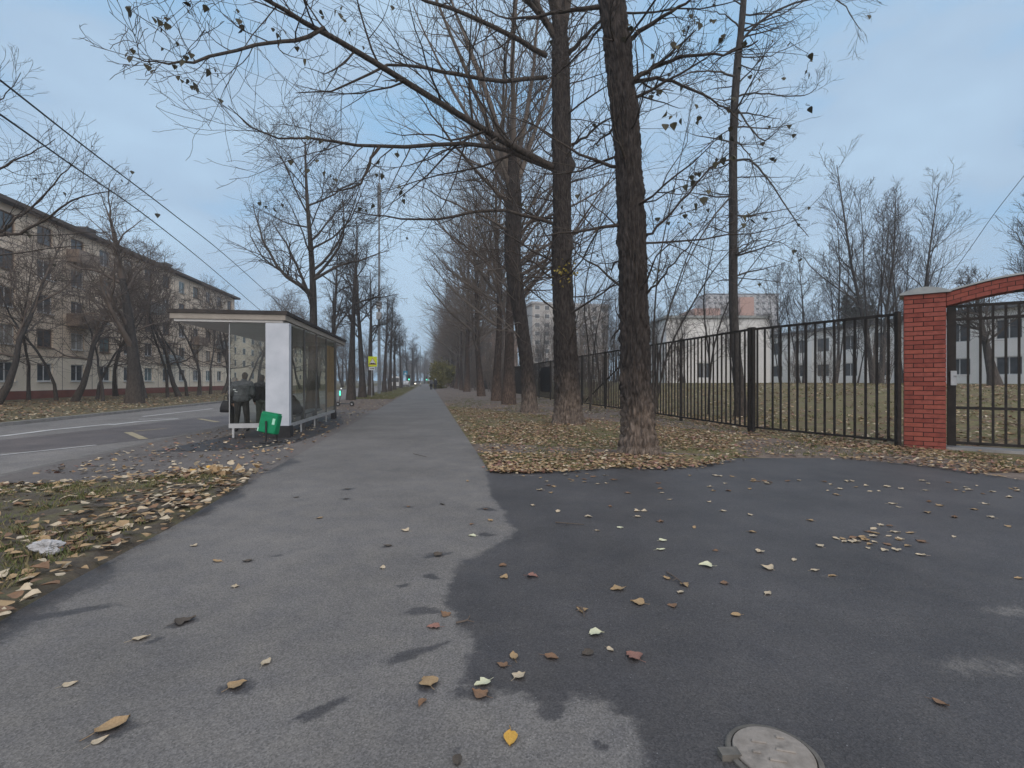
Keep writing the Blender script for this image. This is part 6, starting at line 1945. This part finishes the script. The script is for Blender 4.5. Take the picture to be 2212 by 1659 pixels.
SPEC = [(1103, 1596, .085, 'orange', 3.1, 'bright orange yellow leaf near the bottom middle of the path', 1), (1042, 1478, .082, 'greenish', 2.2, 'pale greenish leaf lying on a brown one at the damp edge', 0), (1036, 1500, .08, 'brown', 1.0, 'brown leaf under the pale greenish one at the damp edge', 0),
        (1368, 1420, .10, 'reddish', .5, 'large reddish brown leaf on the dark asphalt', 0), (1150, 1246, .085, 'reddish', 4.2, 'red brown pointed leaf on the upper damp asphalt', 0), (925, 1475, .10, 'tan', .4, 'crumpled tan leaf with long stalk on the light path', 0),
        (912, 1520, .055, 'brown', 2.8, 'small brown leaf just below the crumpled tan one', 1), (1122, 1462, .07, 'pale', 5.4, 'pale grey leaf with stalk in the damp patch', 0), (1085, 1437, .06, 'brown', 1.2, 'small curled brown leaf left of the pale grey one', 0),
        (512, 1482, .085, 'tan', 5.6, 'tan leaf inside a dark damp spot on the left of the path', 0), (398, 1343, .11, 'dark', 5.4, 'dark flat leaf on the left of the path', 0), (303, 1381, .085, 'pale', 5.3, 'pale curled leaf with a dark tip on the left of the path', 1),
        (240, 1572, .12, 'tan', 5.5, 'large dull tan leaf at the lower left', 1), (215, 1602, .06, 'pale', 5.5, 'narrow pale leaf touching the large dull one at lower left', 1), (150, 1480, .06, 'pale', 5.3, 'small pale leaf alone at the left edge of the path', 1),
        (937, 1356, .075, 'reddish', 1.7, 'dull reddish leaf with stalk on the damp boundary', 0), (962, 1328, .07, 'brown', 1.0, 'brown leaf just above the dull reddish one', 0), (945, 1200, .085, 'dark', 1.0, 'dark leaf on the damp tongue of the path', 0),
        (1333, 1273, .10, 'tan', 2.0, 'large tan leaf in the middle of the driveway', 0), (1378, 1303, .09, 'tan', 1.1, 'brownish tan leaf just right below the large tan one', 0), (1288, 1370, .085, 'greenish', 4.6, 'pale folded leaf with stalk on the driveway', 0),
        (1318, 1404, .05, 'pale', 3.7, 'small pale leaf left of the large reddish one', 1), (1525, 1223, .10, 'greenish', 1.4, 'bright pale leaf on the driveway right of centre', 0), (1657, 1228, .095, 'pale', .9, 'pale heart shaped leaf on the driveway to the right', 0),
        (1268, 1412, .07, 'dark', 2.2, 'dark wet leaf on the driveway left of the large reddish one', 0), (1190, 1421, .08, 'brown', 4.2, 'thin brown leaf with curved stalk on the damp asphalt', 1), (470, 1213, .08, 'tan', 1.4, 'tan leaf near the left soil patch on the path', 1),
        (875, 1147, .08, 'pale', 1.4, 'pale leaf alone on the middle of the path', 0), (1020, 1158, .075, 'greenish', 1.8, 'pale leaf near the right edge of the light path', 0), (988, 1645, .06, 'dark', .1, 'dark narrow leaf at the bottom edge of the path', 1)]
for s_ in SPEC: put_leaf(*s_)
SMALL = [(1018, 1133, 'brown'), (838, 1180, 'dark'), (508, 1268, 'pale'), (574, 1433, 'pale'), (1090, 1248, 'tan'), (535, 1213, 'dark'), (827, 1227, 'pale'), (1453, 1310, 'brown'), (1470, 1280, 'pale'), (1715, 1210, 'pale'), (1658, 1283, 'pale'), (1432, 1168, 'greenish'),
         (1427, 1188, 'greenish'), (1340, 1140, 'greenish'), (1290, 1147, 'pale'), (1375, 1105, 'pale'), (1392, 1105, 'pale'), (1378, 1117, 'pale'), (1447, 1080, 'pale'), (1563, 1105, 'pale'), (1640, 1193, 'pale'), (1760, 1233, 'pale'), (1795, 1245, 'tan'), (1620, 1113, 'pale'), (1625, 1150, 'tan'),
         (1770, 1180, 'pale'), (1990, 1200, 'pale'), (1910, 1190, 'pale'), (2060, 1160, 'pale'), (2140, 1118, 'pale'), (2000, 1060, 'pale'), (2110, 1050, 'pale'), (1750, 1125, 'tan'), (1870, 1050, 'pale'), (1960, 1180, 'tan'), (1310, 1045, 'pale'), (1430, 1065, 'pale'), (1085, 1222, 'brown'),
         (748, 1078, 'dark'), (882, 1095, 'brown'), (750, 1057, 'dark'), (955, 1090, 'dark'), (1048, 1100, 'brown'), (1060, 1125, 'tan'), (1010, 1040, 'tan'), (2180, 1075, 'pale'), (1500, 1140, 'tan'), (1545, 1190, 'brown'), (1440, 1250, 'tan'), (1565, 1260, 'brown'), (1590, 1330, 'tan'), (1480, 1265, 'tan'),
         (2200, 1250, 'tan'), (2030, 1520, 'brown'), (1800, 1245, 'tan'), (1258, 1320, 'tan'), (1110, 1420, 'tan'), (690, 1120, 'tan'), (420, 1180, 'pale'), (640, 1075, 'dark')]
for (x, y, c) in SMALL:
    on = 'light path' if x < 1060 else 'dark driveway'
    put_leaf(x, y, r.uniform(.05, .075), c, label='small %s leaf lying loose on the %s' % (c, on))
for i in range(26):
    put_leaf(r.gauss(1868, 48), r.gauss(1163, 13), r.uniform(.05, .09), r.choice(['tan', 'pale', 'pale', 'brown']), label='leaf in the loose heap of leaves on the driveway')
for i in range(80):
    y = 1024 + abs(r.gauss(0, 42)); x = r.uniform(1150, 2212)
    if y < 1030 + (x - 1600) * .04: y += 14
    put_leaf(x, y, r.uniform(.055, .09), r.choice(['tan', 'pale', 'pale', 'brown', 'tan']), label='pale or tan leaf scattered on the far part of the driveway')
# twigs
for (x0, y0, x1, y1, lab) in ((1200, 1128, 1262, 1133, 'straight dark twig lying on the driveway'), (893, 980, 922, 987, 'dark twig lying on the path ahead'), (1440, 1235, 1480, 1265, 'thin bent twig on the driveway'), (1245, 1310, 1262, 1332, 'short pale twig on the driveway'), (985, 1345, 1015, 1330, 'thin twig at the damp boundary')):
    a, b = G(x0, y0, .012), G(x1, y1, .012)
    m_ = (a + b) / 2 + Vector((r.gauss(0, .02), r.gauss(0, .02), .004))
    mb = MB(); mb.tube(curve([a, m_, b], 8), [.006, .006, .006, .005, .005, .004, .004, .003], 6); mb.tube([m_, m_ + (b - a).normalized().cross(Vector((0, 0, 1))) * .05 + (b - a) * .12], [.004, .002], 5)
    tag(mb.build('twig', M['twig']), lab, 'twig')
# crumpled paper on the soil patch
pc_ = G(104, 1205)
bm = bmesh.new(); bmesh.ops.create_icosphere(bm, subdivisions=4, radius=1)
for v in bm.verts:
    c = v.co.copy()
    f = 1 + .55 * noise.noise(c * 1.3) - .5 * abs(noise.noise(c * 2.6 + Vector((3, 1, 2)))) + .25 * abs(noise.noise(c * 6))
    v.co = Vector((c.x * .115, c.y * .075, c.z * .06)) * f + Vector((pc_.x, pc_.y, .085))
me = bpy.data.meshes.new('crumpled_paper'); bm.to_mesh(me); bm.free(); me.materials.append(M['paper'])
me.polygons.foreach_set('use_smooth', np.zeros(len(me.polygons), dtype=bool))
tag(link('crumpled_paper', me), 'crumpled dirty white paper lying among the leaves at the left', 'litter')

# leaf carpets (beyond counting)
def carpet(name, label, pts, sizes, seed, mats, weights, tilt=.35):
    r_ = np.random.RandomState(seed)
    N = len(pts)
    V, Ls, sz = leaf_arrays(pts, sizes, rots(N, r_, tilt), r_.uniform(-.1, .45, N), r_.uniform(-.5, .5, N))
    mi = np.repeat(r_.choice(len(mats), N, p=weights), 2).reshape(2, -1) if False else None
    c = r_.choice(len(mats), N, p=weights)
    mi = np.repeat(c, 2)
    o = link(name, np_mesh(name, V, Ls, sz, [M[m] for m in mats], mi))
    return tag(o, label, 'leaves', None, 'stuff')
rs = np.random.RandomState(3)
def sample_right(n, Ymin, Ymax, cmin, cmax, dens):
    out = []
    while len(out) < n:
        Y = Ymin + (Ymax - Ymin) * rs.rand() ** 1.7
        c = cmin + (cmax - cmin) * rs.rand()
        X = c - K * Y
        if fence_t(X, Y) > 6 and rs.rand() > .4: continue
        q = noise.noise(Vector((X * .6, Y * .45, 2.2))) * .9 + .55 + dens
        if rs.rand() < q: out.append((X, Y))
    P = np.array(out)
    bd, bs = seg_dist(P[:, 0], P[:, 1], bnd_line)
    dq, sq = seg_dist(P[:, 0], P[:, 1], dp + [dp[0]])
    thin = (np.where(sq > 0, dq, -dq) > -.1) & (rs.rand(len(P)) < .66)
    P = P[~thin]; bd = bd[~thin]; bs = bs[~thin]
    ok = ((bs > 0) & (bd > .0)) | (bd < .05 + .12 * rs.rand(len(P)) ** 3)
    P = P[ok]
    z = np.array([lawn_z(x, y) for x, y in P]) + .012 + .03 * rs.rand(len(P))
    return np.column_stack([P, z])
mats = ['leaf_pale', 'leaf_tan', 'leaf_brown', 'leaf_dark', 'leaf_reddish']
p1_ = sample_right(24000, 8.0, 32, 1.0, 10.5, 0.02)
p2_ = sample_right(13000, 8.0, 60, 1.0, 26, 0.0)
pts = np.concatenate([p1_, p2_])
carpet('fallen_leaves', 'carpet of tan and brown fallen leaves over the lawn under the right trees', pts, rs.uniform(.045, .09, len(pts)), 4, mats, [.15, .44, .26, .03, .12], .16)
bp3 = []
while len(bp3) < 9000:
    Y = 11 + 34 * rs.rand() ** 1.3; c = rs.uniform(9.2, 34); X = c - K * Y
    if fence_t(X, Y) < .1: continue
    if rs.rand() < .35 + .9 * noise.noise(Vector((X * .35, Y * .35, 5))): bp3.append((X, Y, lawn_z(X, Y) + .02 + .03 * rs.rand()))
carpet('fallen_leaves', 'brown leaf cover on the school lawn behind the fence bars', np.array(bp3), rs.uniform(.07, .13, len(bp3)), 14, mats, [.2, .4, .3, .02, .08], .2)
# dense edge where lawn meets the driveway
ed = []
for si, (a, b) in enumerate(zip(bnd_line[:-1], bnd_line[1:])):
    n = int((b - a).length * (42 if si < 7 else 13))
    for k in range(n):
        q = a.lerp(b, rs.rand()); ed.append((q.x + rs.normal(0, .03), q.y + .16 + rs.normal(0, .17), .010 + .016 * rs.rand()))
carpet('fallen_leaves', 'band of fallen leaves piled along the edge of the driveway', np.array(ed), rs.uniform(.045, .09, len(ed)), 5, mats, [.26, .40, .2, .06, .08], .16)
# left patch
pt = []
while len(pt) < 9500:
    x, y = rs.uniform(-11, -2.2), rs.uniform(1.4, 8.0)
    pt.append((x, y))
P = np.array(pt)
d, s = seg_dist(P[:, 0], P[:, 1], PATCH + [PATCH[0]])
sd = np.where(s > 0, d, -d)
nn = np.array([noise.noise(Vector((x * .9, y * .9, 7))) for x, y in P])
edge = np.exp(-np.abs(sd - .35) / .45)
ok = (sd > -.03) & (rs.rand(len(P)) < .28 + .55 * edge + .5 * nn)
P = P[ok]
carpet('fallen_leaves', 'large tan and pale leaves on the soil patch at the left', np.column_stack([P, np.full(len(P), .055) + .03 * rs.rand(len(P))]), rs.uniform(.05, .12, len(P)), 6, ['leaf_pale', 'leaf_tan', 'leaf_brown', 'leaf_dark'], [.26, .36, .23, .15], .15)
# little heap with a yellow leaf
hp = G(468, 1030)
hq = np.column_stack([rs.normal(hp.x, .28, 60), rs.normal(hp.y, .14, 60), .07 + .06 * rs.rand(60)])
carpet('fallen_leaves', 'heap of pale leaves at the tip of the soil patch', hq, rs.uniform(.09, .15, 60), 8, ['leaf_pale', 'leaf_tan', 'leaf_orange'], [.5, .4, .1], .5)
# bits of leaf on the bus stop pavement and the verge
pp_ = []
for k in range(1700):
    Y = 8 + 40 * rs.rand() ** 1.6; c = rs.uniform(KN + .2, PL - .05)
    pp_.append((c - K * Y, Y, .012))
pp_ = np.array(pp_)
carpet('fallen_leaves', 'small pale leaves strewn over the bus stop pavement and verge', pp_, rs.uniform(.05, .10, len(pp_)), 9, mats, [.3, .25, .2, .15, .1], .2)

fv = []
for k in range(7000):
    Y = 18 + 60 * rs.rand() ** 1.5; c = KF - .4 - 14 * rs.rand()
    fv.append((c - K * Y, Y, .012 + .015 * rs.rand()))
carpet('fallen_leaves', 'brown leaves strewn over the verge in front of the apartment block', np.array(fv), rs.uniform(.08, .15, len(fv)), 17, mats, [.2, .36, .3, .06, .08], .2)
# grass blades
def blades(name, label, P, h0, h1, seed, mats, w=.006):
    r_ = np.random.RandomState(seed)
    N = len(P)
    a = r_.uniform(0, 6.28, N); hh = r_.uniform(h0, h1, N); ln = r_.uniform(.2, .9, N) * hh
    b = r_.uniform(0, 6.28, N)
    dx, dy = np.cos(a) * w, np.sin(a) * w
    V = np.zeros((N, 4, 3))
    V[:, 0] = P - np.column_stack([dx, dy, np.zeros(N)]); V[:, 1] = P + np.column_stack([dx, dy, np.zeros(N)])
    V[:, 2] = P + np.column_stack([np.cos(b) * ln * .4 + dx * .6, np.sin(b) * ln * .4 + dy * .6, hh * .6]); V[:, 3] = P + np.column_stack([np.cos(b) * ln, np.sin(b) * ln, hh])
    i = (np.arange(N) * 4)[:, None]
    L_ = np.concatenate([i + np.array([[0, 1, 2]]), i + np.array([[0, 2, 3]])], 1).reshape(-1)
    mi = np.repeat(r_.choice(len(mats), N), 2)
    return tag(link(name, np_mesh(name, V.reshape(-1, 3), L_, np.full(2 * N, 3), [M[m] for m in mats], mi)), label, 'grass', None, 'stuff')
def tufts(n, per, f):
    out = []
    while len(out) < n * per:
        x, y, z = f()
        out += [(x + rs.normal(0, .05), y + rs.normal(0, .05), z) for _ in range(per)]
    return np.array(out)
def f_right():
    while True:
        Y = 8.3 + 34 * rs.rand() ** 1.6; c = rs.uniform(1.15, 11); X = c - K * Y
        if noise.noise(Vector((X * .5, Y * .35, 9))) > -.05: return X, Y, lawn_z(X, Y) - .01
P = tufts(3400, 9, f_right)
bd, bs = seg_dist(P[:, 0], P[:, 1], bnd_line)
P = P[(bs > 0) & (bd > .1)]
blades('grass', 'thin tired grass showing between the leaves on the right lawn', P, .025, .075, 1, ['grass', 'grass_dry', 'grass'])
def f_left():
    while True:
        x, y = rs.uniform(-11, -2.4), rs.uniform(1.6, 7.8)
        if noise.noise(Vector((x * .8, y * .8, 3))) > -.12: return x, y, .04
P = tufts(2600, 14, f_left)
d, s = seg_dist(P[:, 0], P[:, 1], PATCH + [PATCH[0]])
P = P[(s > 0) & (d > .3)]
blades('grass', 'sparse short grass on the soil patch at the left', P, .025, .07, 2, ['grass', 'grass_dry'])
def f_back():
    while True:
        Y = 12 + 40 * rs.rand(); c = rs.uniform(9.5, 40); X = c - K * Y
        if fence_t(X, Y) > .3 and noise.noise(Vector((X * .3, Y * .3, 9))) > -.2: return X, Y, lawn_z(X, Y) - .02
blades('grass', 'dull grass on the school lawn behind the fence', tufts(2600, 8, f_back), .05, .14, 3, ['grass', 'grass_dry'], .012)
def f_verge():
    Y = 40 + 70 * rs.rand() ** 1.5; c = rs.uniform(KN + .2, PL - .2); return c - K * Y, Y, -.01
blades('grass', 'low green grass on the verge between the path and the road', tufts(2200, 8, f_verge), .04, .11, 4, ['grass', 'grass', 'grass_dry'], .012)

# faint autumn haze over the street
hz = MB(); hz.box(-420, 420, -30, 420, -1.5, 70)
hm = bpy.data.materials.new('haze_air'); hm.use_nodes = True
ht = hm.node_tree; ht.nodes.clear()
ho = ht.nodes.new('ShaderNodeOutputMaterial'); hv = ht.nodes.new('ShaderNodeVolumePrincipled')
hv.inputs['Color'].default_value = (0.86, 0.90, 0.95, 1); hv.inputs['Density'].default_value = 0.0012; hv.inputs['Anisotropy'].default_value = 0.2
ht.links.new(hv.outputs['Volume'], ho.inputs['Volume'])
tag(hz.build('haze', hm), kind='stuff')
